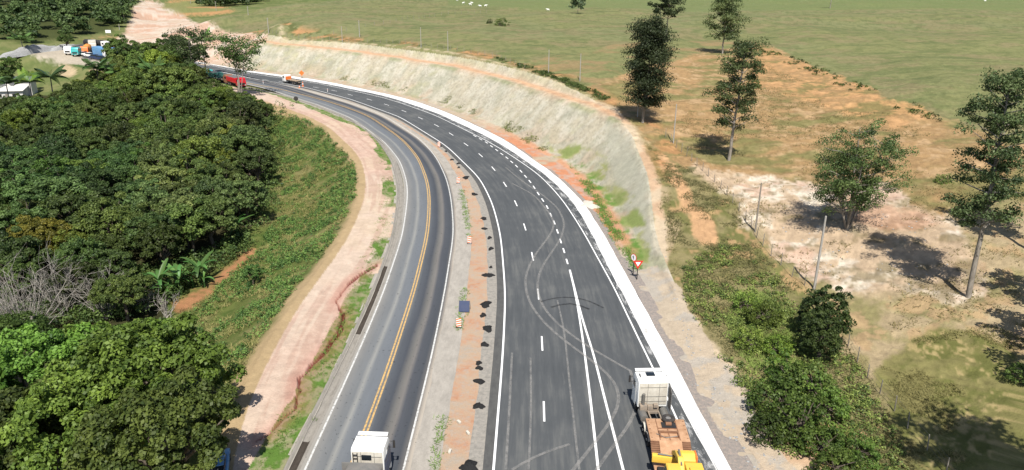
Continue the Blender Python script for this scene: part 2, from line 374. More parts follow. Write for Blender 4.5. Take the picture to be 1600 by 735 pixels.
def height(x, y, full=False):
    x = np.asarray(x, float); y = np.asarray(y, float)
    sT = sdist(x, y, TT) ; sL = -sdist(x, y, LF)
    # TT runs far->near, so the cut is on its left hand (negative): flip signs
    sT = -sT; sL = -sL
    n = nat(x, y)
    bump = ((fbm(x, y, 9, 4, 3)-.5)*1.1+(fbm(x, y, 1.6, 3, 8)-.5)*.5)*np.clip(1.35-y/260, .2, 1)
    roll = (fbm(x, y, 48, 3, 6)-.5)*4.5*np.clip((sT-24)/40, 0, 1)*np.clip((y-120)/80, 0, 1)
    right = np.minimum(n+roll+bump*np.clip(sT/8, 0, 1), cut(sT)+(fbm(x, y, 2.5, 3, 4)-.5)*.3*np.clip(1.5-y/220, .12, 1)*np.clip(sT/3, 0, 1))
    base = -sL/1.9
    left = np.where(n < 0, np.maximum(n+bump*.5, base), np.minimum(n+bump*.5, np.maximum(sL/1.3, 0)))
    z = np.where(sT > 0, right, np.where(sL > 0, left, 0.))
    inside = (sT <= 0) & (sL <= 0)
    f = sstep(-148, -175, x)
    z = z*(1-f)+(n+bump*.4)*f; inside = inside & (x > -160)
    if full: return z, n, sT, sL, inside
    return z
# orientation check: (1000,100) px must lie on the cut side
_p = atz(1000, 150, 8)
if -sdist(_p[:1], _p[1:], TT)[0] < 0: raise RuntimeError('cut side flipped')
def at(px, py):
    return march(px, py, height)
def gz(x, y): return float(height(np.array([x]), np.array([y]))[0])
def pts_world(P):
    out = []
    for p in P:
        q = at(*p)
        if q is None: q = np.r_[atz(*p, 12), 12]
        out.append(q)
    return np.array(out)
def inpoly(x, y, P):
    c = np.zeros(x.shape, bool); n = len(P)
    for i in range(n):
        x1, y1 = P[i][:2]; x2, y2 = P[(i+1) % n][:2]
        if y1 == y2: continue
        c ^= ((y1 > y) != (y2 > y)) & (x < (x2-x1)*(y-y1)/(y2-y1)+x1)
    return c
# ---------------------------------------------------------------- terrain sheet
AZ = np.radians(np.unique(np.r_[np.linspace(-88, -40, 30), np.arange(-38, 38.01, .07), np.linspace(40, 88, 30)]))
_r = np.concatenate([np.linspace(2, 32, 12)[:-1], CAM_H/np.tan(np.linspace(math.atan(CAM_H/32), math.atan(CAM_H/95), 260)), np.arange(95.4, 312, .62), CAM_H/np.tan(np.linspace(math.atan(CAM_H/313), math.atan(CAM_H/700), 75)), [800, 950, 1150, 1400, 1800, 2500, 4000, 8000]])
GX = np.outer(_r, np.sin(AZ)); GY = np.outer(_r, np.cos(AZ))
Z, Nn, sT, sL, INS = height(GX, GY, True)
gcr = None
_near = (np.abs(GX+25) < 30) & (GY > 30) & (GY < 120)
cr = np.full(GX.shape, 9.); cr[_near] = np.abs(sdist(GX[_near], GY[_near], CRK))
Z -= .45*np.clip(1-cr/(.10+.18*sstep(.42, .62, fbm(GX, GY, 4, 2, 66))), 0, 1)
# under the paved ribbons the sheet lies a little lower
Bo = VL; 
def between(C1, C2, pad=.3):
    """inside the band whose left edge is C1 and right edge C2 (both run far to near; world +x is C2's side)"""
    a = sdist(GX, GY, C1); b = sdist(GX, GY, C2)
    return (a < -pad) & (b > pad)
_rd = (sdist(GX, GY, VL) < -.4) & (sdist(GX, GY, SO) > np.where(GY < 125, -.7, .3)) & INS
Z[_rd] = -.30
# gentle unevenness of the unpaved inside
_un = INS & ~_rd
Z[_un] += ((fbm(GX, GY, 3, 3, 21)-.5)*.22)[_un]
Z[_un & (sT > -6)] -= .02
# ---- colours
def C(*a): return alb(*a)
def blend(c, col, f): 
    f = np.clip(f, 0, 1)[..., None]; return c*(1-f)+col*f
n_big = fbm(GX, GY, 30, 4, 31); n_mid = fbm(GX, GY, 7, 4, 32); n_sm = fbm(GX, GY, 1.8, 4, 33); n_fi = fbm(GX, GY, .6, 3, 34)
strk = fbm(GX*.6, GY*2.2, 9, 5, 35)
# pasture
col = np.empty(GX.shape+(3,)); col[:] = C(147, 148, 100)
col = blend(col, C(146, 148, 104), sstep(.45, .62, n_big)*.8)
col = blend(col, C(116, 126, 82), sstep(.5, .68, strk)*.6)
col = blend(col, C(160, 146, 110), sstep(.50, .66, n_mid)*.6)
col = blend(col, C(100, 112, 68), sstep(.48, .62, n_sm)*.4); col = blend(col, C(84, 92, 58), sstep(.56, .66, n_fi*.6+n_sm*.4)*.22)
wx = GX+(fbm(GX, GY, 5, 4, 41)-.5)*7+(fbm(GX, GY, 1.2, 3, 43)-.5)*1.6; wy = GY+(fbm(GX, GY, 6, 4, 42)-.5)*11+(fbm(GX, GY, 1.2, 3, 44)-.5)*2
def region(P, warp=1.): 
    W = pts_world(P)
    return soft(inpoly(GX+(wx-GX)*warp, GY+(wy-GY)*warp, W))
def soft(m):
    m = m.astype(np.float32)
    for k in (1, 2, 4):
        for ax in (0, 1): m = (np.roll(m, k, ax)+2*m+np.roll(m, -k, ax))/4
    return sstep(.25, .75, m+(n_fi-.5)*.5+(n_sm-.5)*.3)
# tan patches creeping into the pasture
col = blend(col, C(128, 142, 90), region([(700, 9), (840, 15.5), (1000, 14), (1200, 16.5), (1400, 14.5), (1640, 17.5), (1640, -25), (700, -25)], .3)*.7)
f = region([(700, 88), (830, 95), (960, 70), (1090, 62), (1190, 66), (1240, 95), (1100, 250), (1000, 200), (900, 140), (800, 105)])
col = blend(col, C(170, 146, 106), f*sstep(.42, .60, n_mid*.6+strk*.4)*.8)
f = region([(940, 130), (1060, 90), (1190, 68), (1245, 93), (1290, 113), (1340, 135), (1380, 153), (1425, 163), (1455, 180), (1490, 192), (1620, 235), (1700, 320), (1400, 330), (1300, 290), (1190, 290), (1060, 262), (960, 175)])
col = blend(col, C(190, 156, 112), f)
fo = f*sstep(.40, .56, n_mid*.5+n_sm*.5)
col = blend(col, C(164, 140, 98), fo*.9)
col = blend(col, C(206, 172, 132), f*sstep(.52, .64, n_sm)*.7)
col = blend(col, C(133, 134, 84), f*sstep(.50, .62, strk*.5+n_mid*.5)*.75)
f = region([(1185, 72), (1240, 93), (1290, 112), (1340, 133), (1385, 152), (1430, 165), (1460, 185), (1400, 200), (1330, 180), (1240, 150), (1170, 130)], .6)
col = blend(col, C(214, 166, 116), f*(.15+.6*sstep(.42, .6, n_sm)))
# dry tan ground in the lower right
f = region([(960, 170), (1060, 262), (1190, 285), (1300, 288), (1400, 328), (1700, 310), (1700, 900), (1180, 900), (1120, 640), (1060, 520), (1030, 420), (1010, 300)])
col = blend(col, C(196, 176, 140), f)
col = blend(col, C(152, 146, 98), f*sstep(.44, .58, n_mid*.6+n_sm*.4)*.85)
col = blend(col, C(205, 170, 134), f*sstep(.52, .62, n_sm)*.6)
# scrubby olive grass along the fence
f = region([(1040, 235), (1080, 262), (1150, 320), (1190, 390), (1250, 440), (1340, 560), (1450, 735), (1480, 900), (1260, 900), (1190, 700), (1120, 600), (1062, 480), (1045, 400), (1040, 320), (1010, 220)])
col = blend(col, C(150, 142, 96), f*.8)
col = blend(col, C(120, 122, 72), f*sstep(.42, .58, n_sm*.5+n_mid*.5)*.9)
col = blend(col, C(206, 168, 126), f*sstep(.56, .64, n_mid*.4+n_sm*.6)*.7)
# pale lime-coloured soil under the trees
f = region([(1090, 262), (1200, 275), (1290, 292), (1400, 290), (1440, 318), (1490, 345), (1520, 400), (1560, 445), (1490, 470), (1400, 462), (1330, 455), (1275, 440), (1205, 395), (1170, 345), (1130, 300)])
col = blend(col, C(216, 190, 160), f*.9)
col = blend(col, C(248, 236, 216), f*sstep(.42, .55, n_sm*.5+n_mid*.5)*.85)
col = blend(col, C(216, 172, 146), f*sstep(.54, .64, n_mid)*.6)
col = blend(col, C(146, 130, 98), f*sstep(.51, .60, strk*.5+n_sm*.5)*.85)
f = region([(1330, 300), (1400, 320), (1470, 325), (1480, 350), (1400, 352), (1330, 345)])
col = blend(col, C(214, 162, 136), f*.45)
# olive meadow bottom right
f = region([(1350, 590), (1420, 545), (1500, 530), (1620, 560), (1750, 700), (1700, 900), (1500, 900), (1440, 720)], 1.3)
col = blend(col, C(140, 136, 84), f*.9); col = blend(col, C(112, 116, 64), f*sstep(.46, .6, n_sm)*.8); col = blend(col, C(184, 164, 118), f*sstep(.57, .66, n_mid*.5+n_fi*.5)*.8)
f = region([(1130, 475), (1180, 450), (1235, 490), (1260, 550), (1215, 600), (1170, 575), (1140, 530)], 1.)
col = blend(col, C(122, 146, 74), f*.8*sstep(.35, .55, n_sm)); 
# bare orange gully between the scrub bands
f = region([(1035, 235), (1060, 262), (1075, 300), (1105, 335), (1130, 380), (1090, 385), (1070, 340), (1050, 290), (1025, 245)], .35)
col = blend(col, C(226, 180, 136), f*.9)
# dirt track on top of the slope
f = region([(925, 150), (965, 172), (992, 202), (1018, 250), (1030, 300), (1038, 350), (1044, 400), (1050, 450), (1090, 505), (1148, 578), (1188, 645), (1255, 705), (1330, 800), (1200, 800), (1150, 700), (1105, 620), (1068, 550), (1042, 500), (1030, 450), (1024, 400), (1018, 340), (1008, 280), (990, 222), (962, 190)], .22)
fp = f
col = blend(col, C(228, 206, 176), f*.95); col = blend(col, C(214, 176, 142), f*sstep(.5, .62, n_mid)*.7)
# cut slope
cs = (sT > -.2) & (sT < 17) & (GX > -150) & (Z < Nn+.6) & (Z <= cut(sT)+.7) & (Nn+.3 > cut(sT))
cs = cs & (GY > 70)
fc = cs.astype(float)
streak = fbm(GX*1., GY*1., 3.2, 4, 51)
arc = np.zeros(GX.shape); _m = (sT > -1) & (sT < 18) & (GY < 360) & (GX > -160); arc[_m] = arcpos(GX[_m], GY[_m], TT)
rill = fbm(arc*1.3+sT*.5, sT*.16, 1.1, 3, 161); rill2 = fbm(arc*.35+sT*.2, sT*.1, 1.2, 3, 163); grain = fbm(GX, GY, .35, 2, 165)
cc = np.empty_like(col); cc[:] = C(216, 206, 182)
cc = blend(cc, C(198, 195, 174), sstep(.4, .6, n_mid)); cc = blend(cc, C(220, 214, 196), sstep(.5, .64, n_sm)*.6)
cc = blend(cc, C(192, 190, 144), sstep(.54, .68, streak*.5+n_big*.5)*.5)
lowf = np.clip(1-sT/6.5, 0, 1)
cc = blend(cc, C(196, 184, 132), sstep(.50, .64, n_mid*.5+streak*.5)*lowf*.7)
cc = blend(cc, C(132, 152, 78), sstep(.53, .63, fbm(GX, GY, 4, 4, 55))*lowf*.8)
cc = blend(cc, C(222, 172, 138), sstep(.56, .64, fbm(GX, GY, 5, 3, 57))*lowf*.7)
cc = blend(cc, C(206, 198, 178), sstep(8, 2, sT+(n_mid-.5)*5)*.5); cc = blend(cc, C(212, 206, 168), sstep(14.5, 16, sT)*.6)
cc = blend(cc, C(178, 170, 148), sstep(.53, .66, rill)*.3); cc = blend(cc, C(230, 222, 204), sstep(.52, .66, rill2)*.5); cc = blend(cc, C(150, 148, 128), sstep(.56, .7, grain)*.35)
ben = np.exp(-((sT-13.3-(n_mid-.5)*2)/1.7)**2); cc = blend(cc, C(228, 184, 146), ben*.95)
cc = blend(cc, C(150, 160, 110), np.exp(-((sT-11.2)/.7)**2)*sstep(.4, .6, n_mid)*.6)
gr = soft(inpoly(wx*.15+GX*.85, wy*.15+GY*.85, pts_world([(944, 192), (965, 200), (985, 225), (1000, 270), (1012, 330), (1022, 400), (1012, 425), (1000, 392), (985, 350), (965, 290), (950, 235)])))
ol = inpoly(wx*.2+GX*.8, wy*.2+GY*.8, pts_world([(850, 225), (900, 225), (940, 245), (985, 300), (1008, 350), (1018, 400), (1010, 440), (960, 350), (915, 283), (870, 250)])); ol = soft(ol)
ol_s = fbm(GX*.9+GY*.3, GY*.5, 2.4, 4, 155)
cc = blend(cc, C(194, 192, 172), gr*.7); cc = blend(cc, C(172, 174, 112), ol*sstep(.44, .56, ol_s)*.85); cc = blend(cc, C(138, 158, 86), ol*sstep(.54, .66, ol_s)*sstep(9, 4, sT)*.7)
for P in ([(885, 245), (912, 255), (942, 285), (960, 305), (968, 335), (978, 355), (990, 372), (1003, 385), (1010, 410), (995, 425), (975, 385), (955, 350), (938, 325), (925, 305), (908, 280)],
          [(960, 350), (980, 360), (1000, 380), (1006, 410), (1000, 425), (985, 410), (972, 385)], [(915, 275), (935, 285), (950, 310), (962, 340), (950, 345), (935, 318)]):
    g = soft(inpoly(wx*.3+GX*.7, wy*.3+GY*.7, pts_world(P))); cc = blend(cc, C(110, 148, 68), g*sstep(.44, .58, ol_s*.4+n_sm*.4+grain*.2)*.8*sstep(9, 5, sT))
# orange ledge at the toe
led = sstep(1.6, .6, sT+(n_sm-.5)*1.2)*sstep(84, 96, GY)*(.12+.88*sstep(185, 150, GY))
cc = blend(cc, C(226, 168, 130), led*sstep(.3, .45, n_mid+.12)*.9)
col = np.where(fc[..., None] > 0, cc, col)
ins_r = (sT <= 0.4) & (sT > -12) & INS & (fc == 0)
ci = np.empty_like(col); ci[:] = C(210, 192, 166); ci = blend(ci, C(226, 158, 120), sstep(.34, .5, n_mid+.1)*sstep(84, 96, GY)*(.08+.92*sstep(185, 150, GY))); ci = blend(ci, C(196, 190, 180), sstep(.5, .62, n_sm)*.5); ci = blend(ci, C(206, 196, 178), sstep(96, 84, GY)*.7)
col = np.where(ins_r[..., None], ci, col)
_s2 = (sT > -2.5) & (sT+(n_mid-.5)*3 < 2.6) & (GY < 84); ci = blend(blend(col, C(214, 196, 172), .9*_s2), C(190, 186, 178), sstep(.5, .6, n_sm)*_s2*.6); col = ci
# crumbled light edge and weeds at the crest
edge = np.exp(-((np.clip(cut(sT)-Nn, -4, 4)-.5)/.7)**2)*(sT > 1)*(GX > -150)*(GY > 150)
col = blend(col, C(224, 204, 170), edge*sstep(.42, .55, n_sm)*.7)
edge2 = np.exp(-((np.clip(cut(sT)-Nn, -4, 9)-3.)/1.6)**2)*(sT > 1)*(GX > -150)*(GY > 110)
col = blend(col, C(214, 160, 112), edge2*sstep(.46, .6, n_mid)*.8); col = blend(col, C(96, 102, 60), edge2*sstep(.5, .6, n_sm)*.7)
# ---- left side
lf = (sL > -1) & (GX > -160)
cl = np.empty_like(col); cl[:] = C(112, 122, 66); cl = blend(cl, C(150, 142, 96), sstep(.47, .6, n_mid)*.8); cl = blend(cl, C(86, 108, 50), sstep(.5, .62, n_sm)*.7)
cl = blend(cl, C(206, 178, 138), sstep(2.2, .3, sL+(n_mid-.5)*4)*.9)
col = np.where(lf[..., None], cl, col)
f = region([(398, 385), (370, 405), (345, 425), (322, 445), (290, 462), (262, 480), (270, 490), (310, 475), (350, 440), (380, 415), (405, 395)], .15); col = blend(col, C(200, 140, 104), f*.8*(sL > 2))
# pink dirt road
dr = (sL <= -1) & (sdist(GX, GY, VL) > -.6) & INS
cd = np.empty_like(col); cd[:] = C(230, 207, 186); cd = blend(cd, C(226, 194, 174), sstep(.42, .6, n_big)); cd = blend(cd, C(232, 208, 178), sstep(.45, .65, n_mid)*.5)
rut = fbm(sL*1.2, GY*.06, 1, 3, 61); cd = blend(cd, C(208, 172, 152), sstep(.52, .62, rut)*.55); cd = blend(cd, C(236, 216, 196), sstep(.52, .7, n_fi)*.2)
cd = blend(cd, C(212, 165, 150), sstep(40, 55, GY)*sstep(85, 60, GY)*sstep(.4, .6, n_mid)*.6)
col = np.where(dr[..., None], cd, col)
sV = sdist(GX, GY, VL)
gw = (sV > -.6) & (sV < .6+1.3*sstep(.35, .6, fbm(GX*.4, GY, 9, 3, 63))+.5*sstep(90, 60, GY)) & (sL < -2.) & (GX < 40) & INS
gmask = gw*sstep(.36, .46, fbm(GX, GY, 7, 3, 65)+.13*(GY < 82)+.2*(GY > 175))
col = blend(col, C(104, 138, 62), gmask*(.6+.4*sstep(.4, .6, n_fi)))
col = blend(col, C(208, 134, 118), np.clip(1-cr/1.6, 0, 1)*.45*INS); _cw = .05+.20*sstep(.42, .62, fbm(GX, GY, 4, 2, 66)); col = blend(col, C(128, 62, 56), sstep(_cw+.08, _cw-.05, cr)*INS*.9)
bn = region([(355, 172), (420, 148), (450, 160), (560, 200), (560, 215), (520, 190), (460, 168), (430, 160)], .1)
# far left flat: gravel yard, road with queue, bare earthworks
fl = GX < -148
c2 = np.empty_like(col); c2[:] = C(116, 128, 76); c2 = blend(c2, C(146, 146, 98), sstep(.45, .6, n_mid)*.7)
col = np.where((fl & (GY < 700))[..., None], c2, col)
f = region([(30, 78), (60, 74), (110, 74), (150, 80), (190, 84), (260, 96), (260, 108), (180, 106), (132, 103), (95, 99), (55, 92)], .35); col = blend(col, C(206, 194, 174), f)
f = region([(112, 80), (122, 70), (150, 63), (210, 62), (260, 84), (260, 100), (200, 100), (160, 96), (130, 92)], .2); col = blend(col, C(92, 94, 98), f)
f = region([(150, 78), (175, 72), (205, 78), (200, 90), (165, 88)], .2); col = blend(col, C(206, 150, 124), f*.9)
f = region([(115, 68), (120, 62), (170, 56), (205, 54), (200, 62), (150, 64)], .4); col = blend(col, C(206, 160, 116), f*.9)
EW = [(185, 62), (200, 45), (208, 25), (214, 5), (232, 1), (252, 6), (285, 20), (322, 34), (345, 48), (420, 60), (400, 68), (385, 90), (300, 100), (240, 80), (190, 70)]
f = region(EW, .5); col = blend(col, C(224, 200, 176), f); col = blend(col, C(218, 176, 150), f*sstep(.42, .56, n_big)*.75); col = blend(col, C(236, 222, 204), f*sstep(.5, .6, n_mid)*.7)
f = region([(245, 12), (262, 2), (300, -2), (380, 18), (330, 24), (290, 24)], .5); col = blend(col, C(150, 150, 96), f*.9); col = blend(col, C(214, 160, 112), f*sstep(.5, .6, n_big)*.8)
f = region([(92, 100), (105, 99), (118, 112), (112, 124), (95, 122)], .4); col = blend(col, C(222, 196, 162), f*.8)
# forest floor
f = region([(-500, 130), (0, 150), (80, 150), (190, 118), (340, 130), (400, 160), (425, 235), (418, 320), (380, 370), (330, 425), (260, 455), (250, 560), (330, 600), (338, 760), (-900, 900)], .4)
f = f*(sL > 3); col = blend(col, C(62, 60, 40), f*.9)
f = region([(-300, 30), (0, 60), (30, 68), (100, 63), (170, 50), (202, 30), (214, 2), (200, -8), (-300, -8)], .6); col = blend(col, C(84, 92, 54), f)
# overall break-up
_rt = (sT > 10)*np.clip((260-GY)/100, 0, 1); col *= (1+(.22+.35*_rt)*(n_fi-.5)+(.16+.2*_rt)*(n_sm-.5))[..., None]
R_, K_ = GX.shape
idx = np.arange(R_*K_).reshape(R_, K_)
F = np.stack([idx[:-1, :-1], idx[1:, :-1], idx[1:, 1:], idx[:-1, 1:]], -1).reshape(-1, 4)[:, ::-1]
t = NT('soil_and_turf')
a = t.n('ShaderNodeAttribute', attribute_name='soil')
n1 = t.noise(1.3, 6, .7); n2 = t.noise(6, 4, .7); n3 = t.noise(.25, 4, .6)
k = t.math('ADD', .52, t.math('ADD', t.math('MULTIPLY', n1, .42), t.math('ADD', t.math('MULTIPLY', n2, .38), t.math('MULTIPLY', n3, .18))))
cx = t.n('ShaderNodeCombineColor'); [t.l(k, cx.inputs[i]) for i in range(3)]
t.bsdf(t.mix(1., a.outputs['Color'], cx.outputs[0], 'MULTIPLY'), .95, spec=.08, bump=t.math('ADD', n1, t.math('MULTIPLY', n2, .6)), bstr=.55, bdist=.25)
M['soil'] = t.m
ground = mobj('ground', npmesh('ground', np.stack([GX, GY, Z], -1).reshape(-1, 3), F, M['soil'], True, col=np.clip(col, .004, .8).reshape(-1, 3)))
tag(ground, kind='structure')

# ---------------------------------------------------------------- roads
def ribbon(name, B, N, o0, o1, z0, mat, nx=1, z1=None, rng=None, kind='structure', rag=0, parent=None):
    """strip along base line B between offsets o0 and o1 (arrays or numbers, + is world west)"""
    m = B[:, 0] > -158
    if rng is not None: m &= (B[:, 1] >= rng[0]) & (B[:, 1] <= rng[1])
    i = np.where(m)[0]; b = B[i]; n = N[i]; o0 = np.broadcast_to(o0, len(B))[i].astype(float); o1 = np.broadcast_to(o1, len(B))[i].astype(float)
    s = np.r_[0, np.cumsum(np.hypot(*np.diff(b, axis=0).T))]
    if rag:
        o0 = o0+(fbm(s, s*0+3, 2.5, 3, 71)-.5)*rag; o1 = o1+(fbm(s, s*0+9, 2.5, 3, 72)-.5)*rag
    V = []; U = []; z1 = z0 if z1 is None else z1
    for j in range(nx+1):
        q = j/nx; o = o0*(1-q)+o1*q; p = b+n*o[:, None]
        V.append(np.c_[p, np.full(len(p), z0*(1-q)+z1*q)]); U.append(np.c_[-o, s])
    V = np.stack(V, 1); U = np.stack(U, 1); k = nx+1; idx = np.arange(len(b)*k).reshape(-1, k)
    F = np.stack([idx[:-1, :-1], idx[:-1, 1:], idx[1:, 1:], idx[1:, :-1]], -1).reshape(-1, 4)
    # make it face up
    a_, b_, c_ = V.reshape(-1, 3)[F[0, 0]], V.reshape(-1, 3)[F[0, 1]], V.reshape(-1, 3)[F[0, 2]]
    if np.cross(b_-a_, c_-a_)[2] < 0: F = F[:, ::-1]
    o = mobj(name, npmesh(name, V.reshape(-1, 3), F, mat, False, uv=U.reshape(-1, 2)), parent)
    if kind: o['kind'] = kind
    return o
B0 = OL; N0 = normals(B0); B1 = L1; N1 = normals(B1)
o_OR = offs(B0, N0, OR); o_YL = offs(B0, N0, YL); o_VL = offs(B0, N0, VL); o_GT = offs(B0, N0, GT)
far0 = B0[:, 1] > 235
o_OR = np.where(B0[:, 1] > 190, np.clip(o_OR, -8.2, -6.9), o_OR)
o_AE = offs(B1, N1, AE); o_R1 = offs(B1, N1, R1); o_SI = offs(B1, N1, SI); o_SO = offs(B1, N1, SO); o_T = offs(B1, N1, TT)

# old asphalt, worn in bands
def asphalt_old():
    t = NT('worn_asphalt'); uv = t.uv(); sp = t.n('ShaderNodeSeparateXYZ'); t.l(uv, sp.inputs[0])
    wob = t.noise(.06, 2, .5, uv); u = t.math('ADD', sp.outputs[0], t.math('MULTIPLY', t.math('SUBTRACT', wob, .5), .5))
    u = t.math('DIVIDE', t.math('ADD', u, 1.), 10., clamp=True)
    def P(x): return (x+1)/10
    r = t.ramp(u, [(P(-1), C(182, 176, 166)), (P(-.15), C(168, 164, 156)), (P(.25), C(142, 141, 138)), (P(.85), C(128, 130, 131)), (P(1.35), C(126, 129, 131)), (P(1.75), C(156, 156, 152)), (P(2.1), C(124, 128, 132)), (P(2.9), C(118, 123, 129)),
                    (P(3.5), C(122, 124, 124)), (P(3.95), C(92, 96, 102)), (P(4.7), C(78, 82, 89)), (P(5.3), C(120, 118, 114)), (P(5.6), C(128, 124, 120)), (P(5.95), C(86, 89, 95)), (P(6.7), C(78, 82, 88)), (P(7.15), C(110, 108, 106)), (P(7.6), C(190, 180, 166)), (P(9), C(196, 186, 172))])
    ns = t.noise(1.2, 5, .7, t.mapv(uv, (1, .12, 1))); fn = t.noise(22, 3, .8)
    k = t.math('ADD', .76, t.math('ADD', t.math('MULTIPLY', ns, .42), t.math('MULTIPLY', fn, .34)))
    cx = t.n('ShaderNodeCombineColor'); [t.l(k, cx.inputs[i]) for i in range(3)]
    c = t.mix(1., r, cx.outputs[0], 'MULTIPLY')
    sp1 = t.ramp(t.noise(3.6, 2, .5), [(.66, 0.), (.70, 1.)]); c = t.mix(t.math('MULTIPLY', sp1, .75), c, (.02, .02, .022))
    t.bsdf(c, .78, spec=.25, bump=fn, bstr=.25, bdist=.02); return t.m
def asphalt_new():
    t = NT('fresh_dark_asphalt'); uv = t.uv(); ns = t.noise(1.6, 6, .7, t.mapv(uv, (1, .07, 1))); b = t.noise(.12, 4, .6, uv); fn = t.noise(18, 3, .8)
    c = t.ramp(t.math('ADD', t.math('MULTIPLY', ns, .6), t.math('MULTIPLY', b, .4)), [(.32, C(84, 88, 91)), (.50, C(99, 102, 104)), (.64, C(124, 125, 123))])
    k = t.math('ADD', .82, t.math('MULTIPLY', fn, .36)); cx = t.n('ShaderNodeCombineColor'); [t.l(k, cx.inputs[i]) for i in range(3)]
    c = t.mix(1., c, cx.outputs[0], 'MULTIPLY')
    ws = t.ramp(t.noise(.7, 6, .75, t.mapv(uv, (1.6, .25, 1)), 1.), [(.60, 0.), (.72, 1.)]); c = t.mix(t.math('MULTIPLY', ws, .22), c, (.22, .21, .19))
    t.bsdf(c, .8, spec=.25, bump=fn, bstr=.2, bdist=.02); return t.m
def plain(name, a, b, c=None, sc=1.2, bump=.4, rough=.92, stretch=(1, .4, 1)):
    t = NT(name); n = t.noise(sc, 6, .7, t.mapv(t.uv(), stretch)); n2 = t.noise(9, 4, .75); f = t.math('ADD', t.math('MULTIPLY', n, .65), t.math('MULTIPLY', n2, .35))
    st = [(.36, a), (.56, b)]+([(.68, c)] if c is not None else [])
    t.bsdf(t.ramp(f, st), rough, spec=.12, bump=n2, bstr=bump, bdist=.06); return t.m
M['aold'] = asphalt_old(); M['anew'] = asphalt_new()
M['verge'] = plain('pale_concrete_verge', C(172, 166, 156), C(200, 193, 182), C(214, 206, 194))
M['gravel'] = plain('grey_gravel_verge', C(146, 142, 138), C(186, 174, 164), C(226, 186, 158), 3., .9, stretch=(1, 1, 1))
def medmat():
    t = NT('median_dirt'); uv = t.uv(); n = t.noise(.35, 5, .7, uv); m = t.noise(1.8, 5, .75); fi = t.noise(10, 3, .8)
    c = t.ramp(n, [(.30, C(200, 186, 168)), (.45, C(214, 186, 158)), (.58, C(218, 174, 142)), (.74, C(204, 144, 110))])
    c = t.mix(t.math('MULTIPLY', t.ramp(m, [(.48, 0.), (.62, 1.)]), .55), c, tuple(C(200, 192, 182)))
    k = t.math('ADD', .78, t.math('MULTIPLY', fi, .44)); cx = t.n('ShaderNodeCombineColor'); [t.l(k, cx.inputs[i]) for i in range(3)]
    t.bsdf(t.mix(1., c, cx.outputs[0], 'MULTIPLY'), .95, spec=.08, bump=t.math('ADD', m, fi), bstr=.7, bdist=.12); return t.m
M['median'] = medmat()
def limemat():
    t = NT('white_concrete_gutter'); n = t.noise(.9, 6, .75, t.mapv(t.uv(), (1, .3, 1))); f = t.noise(8, 3, .7)
    c = t.ramp(n, [(.34, (.36, .35, .33)), (.43, (.60, .595, .58)), (.6, (.68, .68, .67))]); t.bsdf(c, .8, spec=.2, bump=f, bstr=.2, bdist=.03); return t.m
M['gutter'] = limemat()
def worn_paint(name, col, w=.0):
    t = NT(name); n = t.noise(3.5, 5, .75); f = t.ramp(n, [(.60-w, 0.), (.72-w, 1.)]); c = t.mix(t.math('MULTIPLY', f, .75), col, tuple(C(130, 128, 124))); t.bsdf(c, .7, spec=.2); return t.m
M['pwhite'] = worn_paint('white_road_paint', (.72, .72, .71), -.04); M['pold'] = worn_paint('worn_white_road_paint', (.50, .50, .48), .10)
M['pyel'] = worn_paint('yellow_road_paint', (.50, .32, .12), .12)
ribbon('old_road', B0, N0, .55, o_OR-.55, 0, M['aold'], 8)
ribbon('road_verge', B0, N0, o_VL, o_GT+.32, -.005, M['verge'], 2, rag=.2)
# median dirt from old shoulder to the new asphalt
O2 = offs(B0, N0, AE)
O2 = np.minimum(O2, o_OR-1.0)
ribbon('median_shoulder', B0, N0, o_OR-.5, o_OR-.5-np.clip((o_OR-O2)*.36, .6, 2.1), .004, M['verge'], 2, rag=.35)
ribbon('median_strip', B0, N0, o_OR-.4, O2-.25, -.012, M['median'], 4)
ribbon('median_gravel', B0, N0, O2+np.clip((o_OR-O2)*.22, .3, 1.1), O2-.15, -.004, plain('crushed_stone', C(150, 146, 138), C(188, 182, 172), C(204, 184, 160), 2.4, .8, stretch=(1, 1, 1)), 1, rag=.5)
ribbon('new_road', B1, N1, o_AE, o_SI-.15, .004, M['anew'], 8)
ribbon('new_road_edge', B1, N1, o_AE, o_AE-.75, .012, plain('older_asphalt_lip', C(92, 92, 92), C(110, 110, 108), sc=2), 1)
_gw = np.interp(B1[:, 1], [30, 62, 80, 95, 110, 140, 200], [1.9, 1.8, 1.8, 1.3, .8, .6, .5]); ribbon('gravel_verge', B1, N1, o_SO+.03, o_SO-_gw, .03, M['gravel'], 3, z1=-.03, rag=.5)
gut = ribbon('white_gutter', B1, N1, o_SI, o_SO, .05, M['gutter'], 4, rag=.25)
gut.data.vertices.foreach_get
_co = np.empty(len(gut.data.vertices)*3); gut.data.vertices.foreach_get('co', _co); _co = _co.reshape(-1, 5, 3)
_co[:, 1:4, 2] -= np.array([.07, .12, .05]); _co[:, 0, 2] -= .03; gut.data.vertices.foreach_set('co', _co.ravel()); gut.data.update()
def dustmat():
    t = NT('white_dust_smear'); n = t.noise(1.1, 6, .8, t.mapv(t.uv(), (1, .35, 1)), .6); f = t.ramp(n, [(.50, 0.), (.66, .8)])
    p = t.n('ShaderNodeBsdfPrincipled'); p.inputs['Base Color'].default_value = (.55, .55, .54, 1); p.inputs['Roughness'].default_value = .9
    tr = t.n('ShaderNodeBsdfTransparent'); m = t.n('ShaderNodeMixShader'); t.l(f, m.inputs[0]); t.l(tr.outputs[0], m.inputs[1]); t.l(p.outputs[0], m.inputs[2]); t.l(m.outputs[0], t.out.inputs[0]); return t.m
ribbon('lime_dust', B1, N1, o_R1-.25, o_SI-.1, .016, dustmat(), 1)
